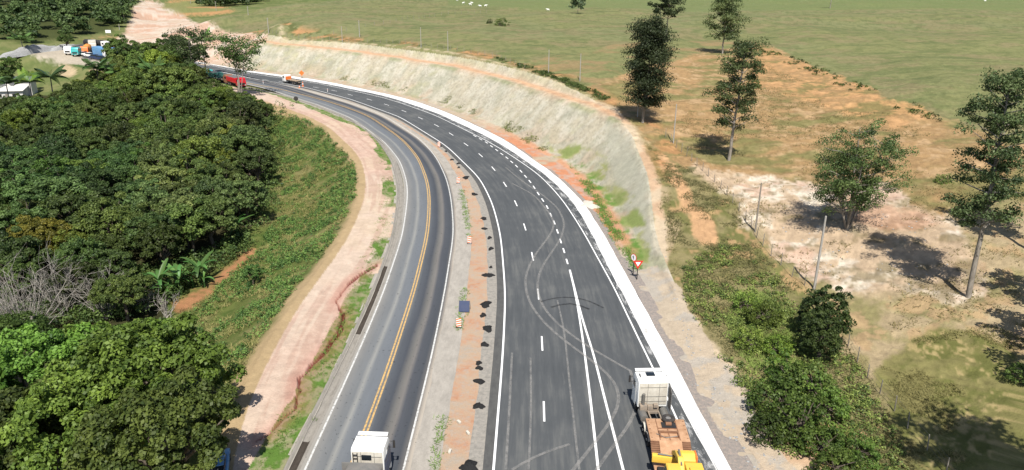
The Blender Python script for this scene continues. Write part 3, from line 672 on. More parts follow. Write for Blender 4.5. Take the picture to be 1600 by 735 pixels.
# painted lines
ribbon('edge_line', B0, N0, .08, -.08, .008, M['pold']); ribbon('edge_line', B0, N0, o_OR+.08, o_OR-.08, .008, M['pold'])
ribbon('centre_line', B0, N0, o_YL+.24, o_YL+.08, .008, M['pyel'], rng=(39, 400)); ribbon('centre_line', B0, N0, o_YL-.08, o_YL-.24, .008, M['pyel'], rng=(39, 400))
ribbon('edge_line', B1, N1, .09, -.09, .019, M['pwhite']); ribbon('edge_line', B1, N1, o_R1+.08, o_R1-.08, .022, M['pwhite'])
def dash(name, p, q, wd, parent=None):
    p = np.array(p); q = np.array(q); d = (q-p)/np.hypot(*(q-p)); n = np.array([d[1], -d[0]])*wd/2
    v = [(*(p+n), .022), (*(q+n), .022), (*(q-n), .022), (*(p-n), .022)]
    mb = MB().add(v, [(0, 1, 2, 3)]); return mb.build(name, M['pwhite'])
DA = [(414, 125), (440, 128.5), (468, 132.5), (494, 137), (522, 142), (547, 148.5), (577, 156), (604, 164), (631, 174), (657, 185), (682, 196.5), (705, 210), (728, 226), (751, 243), (771, 264), (789, 288.5), (806, 318), (820, 355), (832, 401), (841, 460), (847, 537), (850, 643)]
DB = [(742, 213), (751, 218), (760, 223), (768, 229), (776, 235), (784, 241), (792, 247), (799.5, 253.5), (807, 260), (814, 268), (821, 276), (828, 284), (834.5, 293), (841, 303), (848, 313), (855, 324), (860.5, 336), (866, 348), (871, 362), (876, 377), (881, 392), (886, 409)]
def dashes(P, ln, wd):
    W = np.array([atz(*p) for p in P]); T = np.gradient(W, axis=0); T /= np.hypot(*T.T)[:, None]
    for a, b in zip(W, T):
        o = dash('lane_dash', a-b*ln/2, a+b*ln/2, wd); o['kind'] = 'structure'
dashes(DA, 3., .17); dashes(DB, 1.75, .2)
def linemark(name, P, wd, z=.022, mat=None):
    W = smooth_line(np.array([atz(*p) for p in P]), 1., 3); N = normals(W); return ribbon(name, W, N, wd/2, -wd/2, z, mat or M['pwhite'])
linemark('gore_line', [(890, 422), (897, 450), (904, 487), (912, 540), (922, 620), (935, 735), (941, 800)], .2, .024)
linemark('gore_line', [(890.4, 422), (900, 460), (910, 500), (927, 552), (949, 640), (974, 735), (990, 800)], .2, .027)
# pale tyre loops and dark skid arcs on the fresh asphalt
def trackmat(name, c, st):
    t = NT(name); uv = t.uv(); n = t.noise(1.5, 5, .8); f = t.math('MULTIPLY', t.ramp(n, [(.35, .25), (.6, 1.)]), st)
    p = t.n('ShaderNodeBsdfPrincipled'); p.inputs['Base Color'].default_value = (*c, 1); p.inputs['Roughness'].default_value = .9
    tr = t.n('ShaderNodeBsdfTransparent'); m = t.n('ShaderNodeMixShader'); t.l(f, m.inputs[0]); t.l(tr.outputs[0], m.inputs[1]); t.l(p.outputs[0], m.inputs[2]); t.l(m.outputs[0], t.out.inputs[0]); return t.m
TM = trackmat('pale_tyre_track', (.29, .28, .265), .52); TD = trackmat('black_skid_mark', (.012, .012, .013), .6)
zz = .030
for P, wd in [([(790, 262), (815, 283), (845, 303), (872, 325), (883, 350), (876, 375), (858, 400), (842, 425), (838, 455), (850, 485), (872, 508), (900, 530), (940, 555), (985, 580)], .28),
              ([(800, 287), (835, 305), (860, 335), (868, 352), (857, 372), (840, 392), (824, 420), (819, 445), (827, 475), (845, 500), (865, 520), (905, 550), (940, 575), (963, 595), (973, 620), (965, 645), (930, 692), (895, 735), (880, 755)], .28),
              ([(985, 580), (992, 600), (998, 640), (985, 665), (955, 700), (930, 738)], .28),
              ([(800, 735), (815, 717), (850, 705), (890, 695)], .25),
              ([(871, 470), (882, 520), (890, 600), (900, 690), (905, 735)], .18), ([(829, 560), (830, 640), (826, 735)], .18), ([(800, 552), (796, 640), (790, 735)], .2)]:
    linemark('tyre_track', P, wd, zz, TM); zz += .004
for P, wd in [([(845, 472), (862, 464), (885, 461), (910, 465), (930, 472), (943, 482)], .22), ([(861, 481), (872, 472), (890, 469), (908, 473), (921, 484)], .28)]:
    linemark('skid_mark', P, wd, zz, TD); zz += .004
# drainage gutter along the old road: concrete lips with a channel, open and black-stained in two stretches
def channel(y0, y1, mat, name, inner=False):
    m = (B0[:, 1] >= y0) & (B0[:, 1] <= y1) & (B0[:, 0] > -158); i = np.where(m)[0]; b = B0[i]; n = N0[i]; g = o_GT[i]
    prof = [(.64, .0), (.62, .24), (.46, .24), (.36, -.08), (-.10, -.14), (-.28, .0), (-.42, .05), (-.50, .012)]
    if inner: prof = [(.46, .225), (.375, -.06), (-.09, -.125), (-.26, .0)]
    V = np.stack([np.c_[b+n*(g+a)[:, None], np.full(len(b), z)] for a, z in prof], 1); k = len(prof); idx = np.arange(len(b)*k).reshape(-1, k)
    F = np.stack([idx[:-1, :-1], idx[:-1, 1:], idx[1:, 1:], idx[1:, :-1]], -1).reshape(-1, 4)
    s = np.r_[0, np.cumsum(np.hypot(*np.diff(b, axis=0).T))]; U = np.stack([np.c_[s*0+a, s] for a, z in prof], 1)
    o = mobj(name, npmesh(name, V.reshape(-1, 3), F, mat, uv=U.reshape(-1, 2))); tag(o, kind='structure'); return o
ys = [atz(0, y)[1] for y in (735, 678, 520, 415)]
dk = plain('black_stained_concrete', C(70, 64, 58), C(92, 84, 76), C(120, 110, 98), 2)
ck = plain('gutter_concrete', C(150, 145, 136), C(182, 176, 166), C(126, 120, 110), 1.5)
yb = [g for g in ys]
channel(20, 400, ck, 'drain_channel'); channel(20, ys[1], dk, 'drain_stain', True); channel(ys[2], ys[3]+1.6, dk, 'drain_stain', True)
# ---------------------------------------------------------------- vegetation
def proj(p):
    d = np.array(p, float)-np.array([0, 0, CAM_H]); z = d@F0; return 800+FPX*(d@RIGHT)/z, 367.5+FPX*(d@DOWN)/z
def hfor(P, py):
    lo, hi = 0, 60
    for _ in range(30):
        m = (lo+hi)/2
        if proj((P[0], P[1], P[2]+m))[1] > py: lo = m
        else: hi = m
    return lo
def mpx(P): d = (np.array(P)-np.array([0, 0, CAM_H]))@F0; return d/FPX      # metres per photo pixel at a point
def leaves(cs, n, size, rng, up=.35, shell=.55, flat=.75, tvar=.28):
    """cs: rows of x,y,z,rx,rz ; n leaves for each clump; returns verts, faces, tint"""
    cs = np.asarray(cs, float); K = len(cs); C_ = np.repeat(cs, n, 0); m = len(C_)
    d = rng.normal(size=(m, 3)); d /= np.linalg.norm(d, axis=1)[:, None]; lowm = d[:, 2] < -.3; d[lowm, 2] *= -rng.random(lowm.sum())
    r = shell+(1-shell)*rng.random(m)**.6
    sc = np.c_[C_[:, 3], C_[:, 3], C_[:, 4]]; p = C_[:, :3]+d*r[:, None]*sc
    nrm = d*.8+rng.normal(size=(m, 3))*.55+np.array([0, 0, up]); nrm /= np.linalg.norm(nrm, axis=1)[:, None]
    a = np.cross(nrm, rng.normal(size=(m, 3))); a /= np.linalg.norm(a, axis=1)[:, None]; b = np.cross(nrm, a)
    s = size*(.6+.8*rng.random(m))[:, None]; a = a*s*.5; b = b*s*.5*flat
    q = nrm*s*.12
    V = np.stack([p-a, p-b+q, p+a, p+b+q], 1).reshape(-1, 3); Fq = np.arange(m*4).reshape(-1, 4)
    ct = np.repeat(rng.random(K), n); tnt = np.clip(.5+(ct-.5)*tvar*2+rng.normal(size=m)*.16, 0, 1)
    return V, Fq, np.repeat(tnt, 4)
def tube(paths, sides=6):
    """paths: list of (points, radii) -> verts, quads"""
    V = []; Fq = []
    for pts, rad in paths:
        pts = [Vector(map(float, p)) for p in pts]; base = len(V)
        for i, (p, r) in enumerate(zip(pts, rad)):
            d = (pts[min(i+1, len(pts)-1)]-pts[max(i-1, 0)]).normalized(); u = d.cross(Vector((.31, .95, .1))).normalized(); v = d.cross(u)
            for k in range(sides):
                t = 2*math.pi*k/sides; V.append(p+u*math.cos(t)*r+v*math.sin(t)*r)
        for i in range(len(pts)-1):
            for k in range(sides): a = base+i*sides+k; b = base+i*sides+(k+1) % sides; Fq.append((a, b, b+sides, a+sides))
    return np.array([tuple(v) for v in V]), np.array(Fq)
def bend(a, b, n, wob, rng):
    a = np.array(a, float); b = np.array(b, float); L = np.linalg.norm(b-a); out = []
    w = np.cumsum(rng.normal(size=(n+1, 3))*wob*L/n, 0)
    for i in range(n+1):
        t = i/n; out.append(a*(1-t)+b*t+(w[i]-w[n]*t))
    return out
def broadleaf(R, H, nb, nl, size, seed, dome=.62, b0=.13, b1=.13):
    rng = np.random.default_rng(seed); zc = H-R*dome; cs = []; 
    lob = rng.uniform(0, 6.28, 3); Rz = R*dome*.82; zc = H-Rz
    for i in range(nb):
        u = 1-1.42*((i+.5)/nb)**.92; th = 2.39996*i+rng.random()*.6; k_ = 1+.14*math.sin(2*th+lob[0])+.10*math.sin(3*th+lob[1])+.10*math.sin(5*th+4*u+lob[2])
        k_ *= rng.uniform(.68, 1.0); rr = R*.84*k_*math.sqrt(max(.02, 1-u*u)); z = zc+u*Rz*k_
        br = R*(b0+b1*rng.random()); cs.append((math.cos(th)*rr, math.sin(th)*rr, z, br, br*(.7+.25*rng.random())))
    cs = np.array(cs); V, Fq, T = leaves(cs, nl, size, rng)
    paths = []; tr = .035*H+.05; fork = np.array([rng.normal()*.3, rng.normal()*.3, H*.36]); paths.append((bend((0, 0, -.6), fork, 4, .06, rng), np.linspace(tr, tr*.75, 5)))
    for c in cs[rng.permutation(nb)[:max(5, min(nb//2, 16))]]: paths.append((bend(fork, c[:3], 4, .10, rng), np.linspace(tr*.5, tr*.1, 5)))
    tv, tf = tube(paths); return npmesh('trunk', tv, tf, M['bark'], True), npmesh('crown', V, Fq, M['leaf'], tint=T)
def plant_tree(meshes, x, y, z, s=1., rz=None, color=(1, 1, 1), name='broadleaf_tree', label=None, cat='tree', group=None):
    r = empty(name, (x, y, z), random.uniform(0, 6.28) if rz is None else rz); r.scale = (s, s, s*random.uniform(.92, 1.1))
    t_ = mobj('trunk', meshes[0], r); c_ = mobj('crown', meshes[1], r); c_.color = (*color, 1)
    tag(r, label, cat, group); return r
def jit(c, a=.12): k = random.uniform(1-a, 1+a); return (c[0]*k*random.uniform(.94, 1.06), c[1]*k, c[2]*k*random.uniform(.9, 1.1))
FV = [broadleaf(4.4, 9., 42, 200, .31, 100+i, dome=[.8, 1.0, 1.2, .9][i % 4]) for i in range(8)]
FPOLY = [(-420, 190), (-60, 165), (10, 163), (90, 158), (150, 142), (190, 128), (240, 124), (320, 128), (370, 150), (404, 168), (424, 208), (400, 250), (418, 292), (396, 345), (370, 385), (325, 415), (262, 435), (225, 480), (100, 490), (-60, 510), (-500, 560)]
W = pts_world(FPOLY); x0, y0 = W[:, 0].min(), W[:, 1].min(); x1, y1 = W[:, 0].max(), W[:, 1].max()
TR = []; sp = 6.3; j = 0; yy = y0
while yy < y1:
    xx = x0+(j % 2)*sp/2
    while xx < x1:
        TR.append((xx+random.uniform(-1.7, 1.7), yy+random.uniform(-1.7, 1.7))); xx += sp
    yy += sp*.86; j += 1
TR = np.array(TR); TR = TR[inpoly(TR[:, 0], TR[:, 1], W)]; TZ = height(TR[:, 0], TR[:, 1])
NF = 0
BAN = [(*atz(a, b, -5), a, b) for a, b in ((372, 356), (312, 424), (280, 436))]
for (x, y), z in zip(TR, TZ):
    px, py = proj((x, y, z+7))
    if px < -45 or NF > 298: continue
    hm = hfor((x, y, z), np.interp(px, [0, 60, 100, 150, 180, 200, 230, 260, 300, 330, 345, 360, 400, 430], [150, 148, 138, 112, 82, 66, 66, 74, 97, 122, 129, 136, 148, 174]))/9.6
    if hm < .45: continue
    if any(math.hypot(x-b[0], y-b[1]) < 5. or (abs(px-b[2]) < 34 and b[3]+5 < py+14 < b[3]+95) for b in BAN): continue
    NF += 1
    tall = 1.0+.28*max(0, 1-abs(px-260)/130)*(py < 150)
    if px > 395: tall = random.uniform(.6, .95)
    if py > 350: tall *= .82
    base = (1.12, 1.14, 1.0)
    if py < 165: base = (1.45, 1.40, 1.1) if 130 < px < 330 else (1.15, 1.1, .9)
    elif px < 230 and 230 < py < 310: base = (1.0, 1.22, 1.25)
    elif 200 < px < 420 and 230 < py < 330: base = (1.45, 1.4, 1.4)
    elif px > 330 and py < 230: base = (1.25, 1.15, 1.2)
    if random.random() < .12: base = (base[0]*1.35, base[1]*1.25, base[2]*.8)
    rows_ = [(125, 'near the lorries on the bend'), (150, 'just below the coconut palms'), (185, 'in the upper wood'), (225, 'in the middle of the wood'), (270, 'in the lower wood'), (330, 'behind the yellowish tree'), (999, 'above the bare grey shrubs')]
    rw = next(b for a, b in rows_ if py < a); cl_ = 'at the left edge' if px < 60 else 'left of centre' if px < 150 else 'right of centre' if px < 270 else 'on the road side'
    tone = 'small' if min(hm, tall) < .8 else 'tall' if min(hm, tall) > 1.12 else 'rounded'; tone = ('bluish' if base[2] > 1.2 and base[0] < 1.1 else 'light' if base[0] > 1.3 else 'dark')+' green '+tone
    zone = f'{tone} broadleaf tree {rw}, {cl_}'
    plant_tree(FV[random.randrange(8)], x, y, z-.2, min(hm, tall*random.uniform(.82, 1.2)), color=jit(base), name='forest_tree', label=zone, group=zone.replace('tree', 'trees'))
# trees that stand out
def by_crown(meshes, Hm, px, py, zc, s, **k):
    """put a tree so that its crown is centred at height zc over the road datum"""
    x, y = atz(px, py, zc); z = gz(x, y); return plant_tree(meshes, x, y, z, s, **k)
BIG = [broadleaf(6.5, 12., 130, 230, .29, 201, .8, .085, .10), broadleaf(6.5, 12., 120, 230, .29, 202, .75, .085, .11), broadleaf(5.8, 11., 110, 230, .29, 203, .85, .09, .1)]
for i, (px, py, zc, s, c, lab) in enumerate([
    (60, 600, 2, 1.0, (1.5, 1.7, .95), 'big leafy bright green tree at the left edge of the photo, above the bottom corner'),
    (192, 550, 2.2, .95, (1.6, 1.75, .95), 'big domed bright green tree right below the bare grey shrubs'),
    (244, 640, 2.4, 1.02, (1.4, 1.55, .9), 'big green tree reaching over the pink dirt road and shading it'),
    (130, 690, 1.6, .95, (1.45, 1.55, .9), 'big green tree at the bottom left with bare limbs showing'),
    (-20, 720, 1.6, 1., (1.2, 1.2, .9), 'big green tree cut off by the bottom left corner'),
    (265, 760, 1.8, .9, (1.15, 1.15, .85), 'green tree cut off by the bottom edge beside the dirt road'),
    (20, 520, .2, .75, (1.25, 1.3, .95), 'smaller green tree behind the big trees at the left edge')]):
    by_crown(BIG[i % 3], 12, px, py, zc, s, color=c, name='broadleaf_tree', label=lab)
by_crown(BIG[1], 12, 55, 352, 0, .72, color=(2.3, 1.5, .8), name='broadleaf_tree', label='yellowish olive tree standing out at the left edge of the wood')
by_crown(BIG[2], 12, 190, 445, -2.5, .62, color=(1.5, 1.35, 1.1), name='broadleaf_tree', label='low yellow-green tree between the bare grey shrubs and the banana plants')
by_crown(FV[2], 9, 395, 440, -5.5, .0001 if 0 else .35, color=(1., 1.2, 1.), name='shrub', label='small round shrub low on the green embankment', cat='shrub')
# hillside wood far off, one mass
def scatter(P, n, seed, minz=None):
    rng = np.random.default_rng(seed); W = pts_world(P); x0, y0 = W[:, 0].min(), W[:, 1].min(); x1, y1 = W[:, 0].max(), W[:, 1].max(); out = np.empty((0, 2))
    while len(out) < n:
        q = np.c_[rng.uniform(x0, x1, n*3), rng.uniform(y0, y1, n*3)]; q = q[inpoly(q[:, 0], q[:, 1], W)]; out = np.vstack([out, q])
    q = out[:n]; return np.c_[q, height(q[:, 0], q[:, 1])]
rng = np.random.default_rng(5)
q = scatter([(-250, 62), (0, 64), (30, 74), (75, 71), (110, 66), (150, 62), (180, 54), (198, 36), (206, 18), (212, 2), (150, 2), (0, 3), (-250, 5)], 330, 8)
cs = []
for x, y, z in q:
    s = rng.uniform(.8, 1.4); hh = rng.uniform(3, 7)
    for k in range(5): a = rng.uniform(0, 6.3); d = rng.uniform(0, 3.); cs.append((x+math.cos(a)*d*s, y+math.sin(a)*d*s, z+hh+rng.uniform(-2, 1.5), 2.3*s, 1.9*s))
V, Fq, T = leaves(cs, 62, 1.25, rng, tvar=.42)
o = mobj('distant_wood', npmesh('distant_wood', V, Fq, M['leaf'], tint=T)); o.color = (1.0, 1.0, 1.1, 1); tag(o, kind='stuff')
q = scatter([(300, 4), (320, -1), (380, -4), (430, -8), (420, 3), (385, 9), (350, 12)], 90, 9); cs = []
for x, y, z in q:
    for k in range(3): cs.append((x+rng.uniform(-4, 4), y+rng.uniform(-4, 4), z+rng.uniform(2, 6), 4, 3.2))
V, Fq, T = leaves(cs, 40, 2., rng); o = mobj('distant_wood', npmesh('distant_wood', V, Fq, M['leaf'], tint=T)); o.color = (1, 1.1, 1.1, 1); tag(o, kind='stuff')
# trees round the house, the yard and the road bend
for px, py, s, c, lab in [(12, 92, 1., (1.2, 1.3, 1), 'leafy green tree at the left edge beside the gravel yard'), (40, 105, .7, (1.3, 1.35, 1), 'low green tree between the gravel yard and the grey-roofed house'), (-8, 110, 1.1, (1.1, 1.2, 1), 'green tree at the left edge behind the grey-roofed house'),
                          (103, 68, .75, (1.1, 1.2, .9), 'round dark tree behind the gravel heap at the foot of the far hill'), (188, 84, 1.3, (1.3, 1.3, 1), 'tall green tree in front of the queue of lorries'), (205, 92, 1.25, (1.2, 1.3, 1), 'tall round tree right of the queue of lorries'),
                          (228, 84, 1.2, (1.5, 1.55, 1.1), 'light green tree in front of the bare earthworks'), (250, 92, 1.2, (1.3, 1.35, 1), 'green tree below the bare earthworks'), (275, 84, 1.25, (1., 1.0, .9), 'dark spreading tree below the bare earthworks'), (300, 92, 1.2, (1.4, 1.5, 1), 'yellow-green tree left of the umbrella tree')]:
    x, y = atz(px, py, 6 if px > 150 else 3); plant_tree(FV[random.randrange(8)], x, y, gz(x, y), s, color=c, label=lab)
# --- eucalyptus kind: a tall stem, ascending limbs and hanging clumps of leaves
def tall_tree(name, base, toppy, rpx, c0, dens, size, seed, lean=(0, 0), label='', color=(1, 1, 1), stems=1, shape='col', trunk_r=None, P=None, H=None, clump=1., cat='tree', group=None):
    rng = np.random.default_rng(seed); P = at(*base) if P is None else P; H = hfor(P, toppy) if H is None else H; R = rpx*mpx(P) if rpx > 5 else rpx
    r = empty(name, tuple(P)); tag(r, label, cat, group); tr = trunk_r or (.012*H+.05); paths = []; cs = []
    top = np.array([lean[0], lean[1], H*.93])
    for k in range(stems):
        off = np.array([0, 0, 0.]) if k == 0 else np.array([rng.normal()*R*.4, rng.normal()*R*.3, -H*.12*k]); tp = top+off
        st = bend((0, 0, -.4), tp, 10, .035, rng); paths.append((st, np.linspace(tr*(1 if k == 0 else .7), tr*.18, 11)))
        nb = int(dens/stems)
        for i in range(nb):
            u = c0+(1-c0)*((i+rng.random())/nb)*.97; j = u*10; a = int(min(j, 9)); p = st[a]*(1-(j-a))+st[a+1]*(j-a)
            v = (u-c0)/(1-c0); prof = {'col': math.sin(math.pi*min(.97, .12+v*.85))**.55, 'dome': math.sqrt(max(.02, 1-((v-.3)/.72)**2)), 'flat': 1. if v > .5 else .5}[shape]
            L = R*prof*(.45+.6*rng.random()); th = i*2.39996+rng.random(); e = p+np.array([math.cos(th)*L, math.sin(th)*L, L*(.25+.45*rng.random())])
            e[2] = min(e[2], H*.97); paths.append((bend(p, e, 4, .09, rng), np.linspace(tr*.35*(1.1-v*.6), .02, 5)))
            for q_ in (1., .72, .5)[:2 if shape == 'flat' else 3]:
                cpos = p*(1-q_)+e*q_+rng.normal(size=3)*R*.09; s = clump*R*(.16+.12*rng.random())*(1 if q_ == 1 else .8)
                if rng.random() < (.95 if q_ == 1 else .72): cs.append((*cpos, s, s*(.8+.35*rng.random())))
    tv, tf = tube(paths, 6); mobj('trunk', npmesh('trunk', tv, tf, M['eucbark'], True), r)
    n = int(size[1]); V, Fq, T = leaves(cs, n, size[0], rng, up=.1, shell=.2, flat=.6, tvar=.4); o = mobj('crown', npmesh('crown', V, Fq, M['euc'], tint=T), r); o.color = (*color, 1); return r
tall_tree('eucalyptus_tree', (1004, 192), 26, 38, .14, 64, (.3, 210), 1, (.8, 0), 'dense dark eucalyptus with a tall full crown, foliage nearly down to the ground', (.85, .95, .9), shape='col', clump=1.9)
tall_tree('eucalyptus_tree', (1041, 66), -14, 27, .50, 26, (.5, 80), 2, (0, 0), 'pale-stemmed eucalyptus at the top edge, just behind the dense dark one', (1.1, 1.1, 1), shape='dome', clump=1.1)
tall_tree('eucalyptus_tree', (1128, 84), -8, 29, .28, 34, (.42, 100), 3, (0, 0), 'eucalyptus at the top edge with an oval crown and a round shadow at its foot', (1.25, 1.2, 1), clump=1.5)
tall_tree('eucalyptus_tree', (1139, 251), 56, 40, .26, 38, (.28, 160), 4, (.6, 0), 'slim open eucalyptus standing in the orange ground with gaps in its crown', (1.25, 1.35, 1.1), clump=1.4)
tall_tree('eucalyptus_tree', (1324, 358), 188, 58, .33, 84, (.21, 150), 5, (-.6, 0), 'broad rounded tree on the pale soil, wider than tall', (1.3, 1.3, .95), stems=5, shape='dome', clump=1.15)
tall_tree('eucalyptus_tree', (1513, 466), 90, 58, .34, 56, (.23, 170), 6, (-.9, 0), 'tallest eucalyptus at the right with a bare lower stem and a long dark shadow', (1.05, 1.15, 1.), clump=1.15, trunk_r=.30)
tall_tree('eucalyptus_tree', (1618, 398), 88, 52, .40, 40, (.4, 70), 7, (0, 0), 'eucalyptus cut off by the right edge behind the tallest one', (.8, .9, .85), clump=1.1)
tall_tree('pasture_tree', (903, 21), -2, 16, .3, 16, (1., 18), 8, label='small grey-green tree alone on the pasture at the top edge', color=(1.5, 1.5, 1.7), shape='dome', clump=1.3)
tall_tree('eucalyptus_tree', (1297, 13), None, 4.6, .5, 18, (.7, 40), 9, label='tree cut off by the top edge, only its grey stem showing', H=17, shape='dome', clump=1.2)
for i, (bx, by, H) in enumerate([(1660, 505, 15), (1652, 560, 11), (1690, 640, 12)]):
    tall_tree('eucalyptus_tree', (bx, by), None, 3.2, .35, 22, (.42, 40), 20+i, label='tree just outside the right edge that throws a shadow into view', H=H, clump=1.1, group='trees outside the right edge')
q = atz(1505, 705, 0); tall_tree('eucalyptus_tree', None, None, 4.9, .62, 40, (.5, 90), 24, label='tall tree outside the bottom right corner that throws a round shadow into view', P=np.array([q[0]+1.2, q[1]-15.8, gz(q[0], q[1]-15.8)]), H=27, clump=1.8)
# umbrella trees beside the bend
tall_tree('umbrella_tree', (376, 152), 58, 40, .60, 30, (.5, 90), 31, (0, 0), 'flat-topped umbrella tree with bare stems in front of the lorries on the bend', (1.5, 1.7, 1.), stems=3, shape='flat', clump=1.5)
tall_tree('umbrella_tree', (306, 142), 50, 32, .5, 30, (.5, 90), 32, (0, 0), 'dark flat-topped tree left of the one with bare stems', (.9, .95, .8), stems=2, shape='flat', clump=1.6)
# --- shrubs
SHV = [broadleaf(2.7, 3.1, 52, 62, .19, 300+i, dome=[1.1, .8, 1.3, .9][i], b0=.10, b1=.14) for i in range(4)]
SHT = [broadleaf(2.2, 5.6, 70, 110, .18, 310, dome=1.7, b0=.12, b1=.14)]
def shrub(px, py, s, c, lab, var=None, zc=1., nm='shrub'):
    c = (c[0]*1.35, c[1]*1.2, c[2]*1.25); x, y = atz(px, py, zc); return plant_tree(var or SHV[random.randrange(4)], x, y, gz(x, y)-.3, s, color=c, name=nm, label=lab, cat='shrub')
shrub(1291, 490, 1.15, (.75, .8, .7), 'tall dark green bush at the foot of the roadside pole', SHT[0], 3.5)
shrub(1283, 540, .9, (.8, .85, .75), 'dark bush just below the tall dark green one', SHT[0], 2.)
for px, py, s, c, lab in [(1232, 590, 1., (1.2, 1.5, .8), 'bright green bush at the top of the large thicket by the fence'), (1262, 610, 1.1, (.8, 1., .7), 'darker bush in the middle of the large thicket by the fence'), (1215, 630, 1.1, (.9, 1.15, .75), 'bush on the road side of the large thicket by the fence'),
                          (1285, 640, 1., (1.05, 1.3, .8), 'mid green bush on the fence side of the large thicket'), (1245, 665, 1.1, (.9, 1.1, .7), 'bush at the lower middle of the large thicket'), (1205, 668, .8, (.7, .85, .6), 'dark bush at the lower left tip of the large thicket'),
                          (1290, 690, .9, (1.1, 1.25, .8), 'leafy bush below the large thicket'), (1345, 700, .7, (1.1, 1.3, .8), 'small green bush between the thicket and the fence, lower down'), (1310, 725, .8, (1., 1.2, .8), 'green bush cut off by the bottom edge below the thicket'),
                          (1165, 478, .75, (1.6, 1.6, .95), 'low bright green bush nearest the sandy track'), (1190, 500, .8, (1.5, 1.55, .95), 'bright green bush between the track and the fence'), (1170, 530, .7, (1.5, 1.5, .95), 'small bright green bush above the thicket'), (1215, 540, .7, (1.2, 1.6, .8), 'bright green bush touching the dark one'),
                          (1172, 192, .7, (1., 1.2, .8), 'lone dark shrub right of the slim open eucalyptus'), (1380, 350, .4, (1.1, 1.2, .9), 'little shrub on the pale soil right of the rounded tree'), (1460, 350, .5, (1., 1.2, .9), 'little dark shrub on the pale soil'), (1490, 390, .55, (1., 1.2, .9), 'small shrub left of the tallest stem'),
                          (783, 93, 1.2, (.9, .95, .7), 'dark shrub on the crest of the cutting'), (765, 90, .6, (.9, .95, .7), 'small dark shrub beside the one on the crest'), (1595, 610, .6, (1, 1.2, .9), 'small shrub at the right edge in the meadow')]:
    shrub(px, py, s, c, lab)
# undergrowth at the feet of the trees
rng = np.random.default_rng(41)
q = np.vstack([scatter([(-60, 440), (200, 425), (262, 418), (330, 400), (380, 365), (400, 385), (350, 425), (300, 450), (265, 480), (230, 500), (-60, 530)], 900, 42), scatter([(395, 350), (400, 300), (405, 240), (400, 180), (425, 172), (432, 240), (428, 320), (405, 372)], 300, 43)]); q[900:, :2] += rng.normal(size=(len(q)-900, 2))*1.8; q[:, 2] = height(q[:, 0], q[:, 1])
V, Fq, T = leaves(np.c_[q[:, :2], q[:, 2]+rng.uniform(.3, 1.6, len(q)), rng.uniform(.5, 1.2, len(q)), rng.uniform(.5, 1.1, len(q))], 26, .32, rng, tvar=.45); o = mobj('undergrowth', npmesh('undergrowth', V, Fq, M['leaf'], tint=T)); o.color = (1.2, 1.2, 1.1, 1); tag(o, kind='stuff')
# --- bare shrubs
def bare(px, py, H, spread, n, seed, label, lean=0.):
    rng = np.random.default_rng(seed); x, y = atz(px, py, -6.5); P = (x, y, gz(x, y)); r = empty('bare_shrub', P); tag(r, label, 'shrub'); main = []; tw = []
    for i in range(n):
        th = rng.uniform(0, 6.28); d = spread*math.sqrt(rng.random()); h = H*(.6+.4*rng.random())*(1-.3*(d/spread)**2)
        e = np.array([math.cos(th)*d+lean*h, math.sin(th)*d*.8, h]); st = bend((rng.normal()*.25, rng.normal()*.25, -.2), e, 7, .05, rng); main.append((st, np.linspace(.07, .02, 8)))
        for k in range(9):
            a = st[rng.integers(2, 8)]; L = H*rng.uniform(.12, .3); dd = rng.normal(size=3)*.6+np.array([e[0]/(spread+.1)*.4, e[1]/(spread+.1)*.4, 1.]); dd /= np.linalg.norm(dd)
            s2 = bend(a, a+dd*L, 3, .08, rng); tw.append((s2, np.linspace(.028, .012, 4)))
            for k2 in range(2): d3 = dd+rng.normal(size=3)*.5; tw.append((bend(s2[2], s2[2]+d3*L*.5, 2, .06, rng), [.016, .012, .008]))
    tv, tf = tube(main, 5); mobj('branches', npmesh('branches', tv, tf, M['deadbark'], True), r)
    tv, tf = tube(tw, 3); mobj('twigs', npmesh('twigs', tv, tf, M['deadbark']), r)
bare(46, 512, 10, 5.4, 22, 1, 'largest bare grey shrub above the big green trees', .12); bare(-5, 490, 7, 3, 10, 2, 'bare grey shrub cut off by the left edge')
bare(100, 480, 8.5, 4.2, 16, 3, 'bare grey shrub right behind the largest one'); bare(165, 484, 6.5, 3.4, 14, 4, 'low bare shrub between the largest one and the banana plants')
bare(225, 476, 4.6, 1.6, 9, 5, 'upright bare grey shrub left of the banana plants'); bare(258, 490, 3.4, 1.8, 9, 6, 'small bare grey shrub below the banana plants')
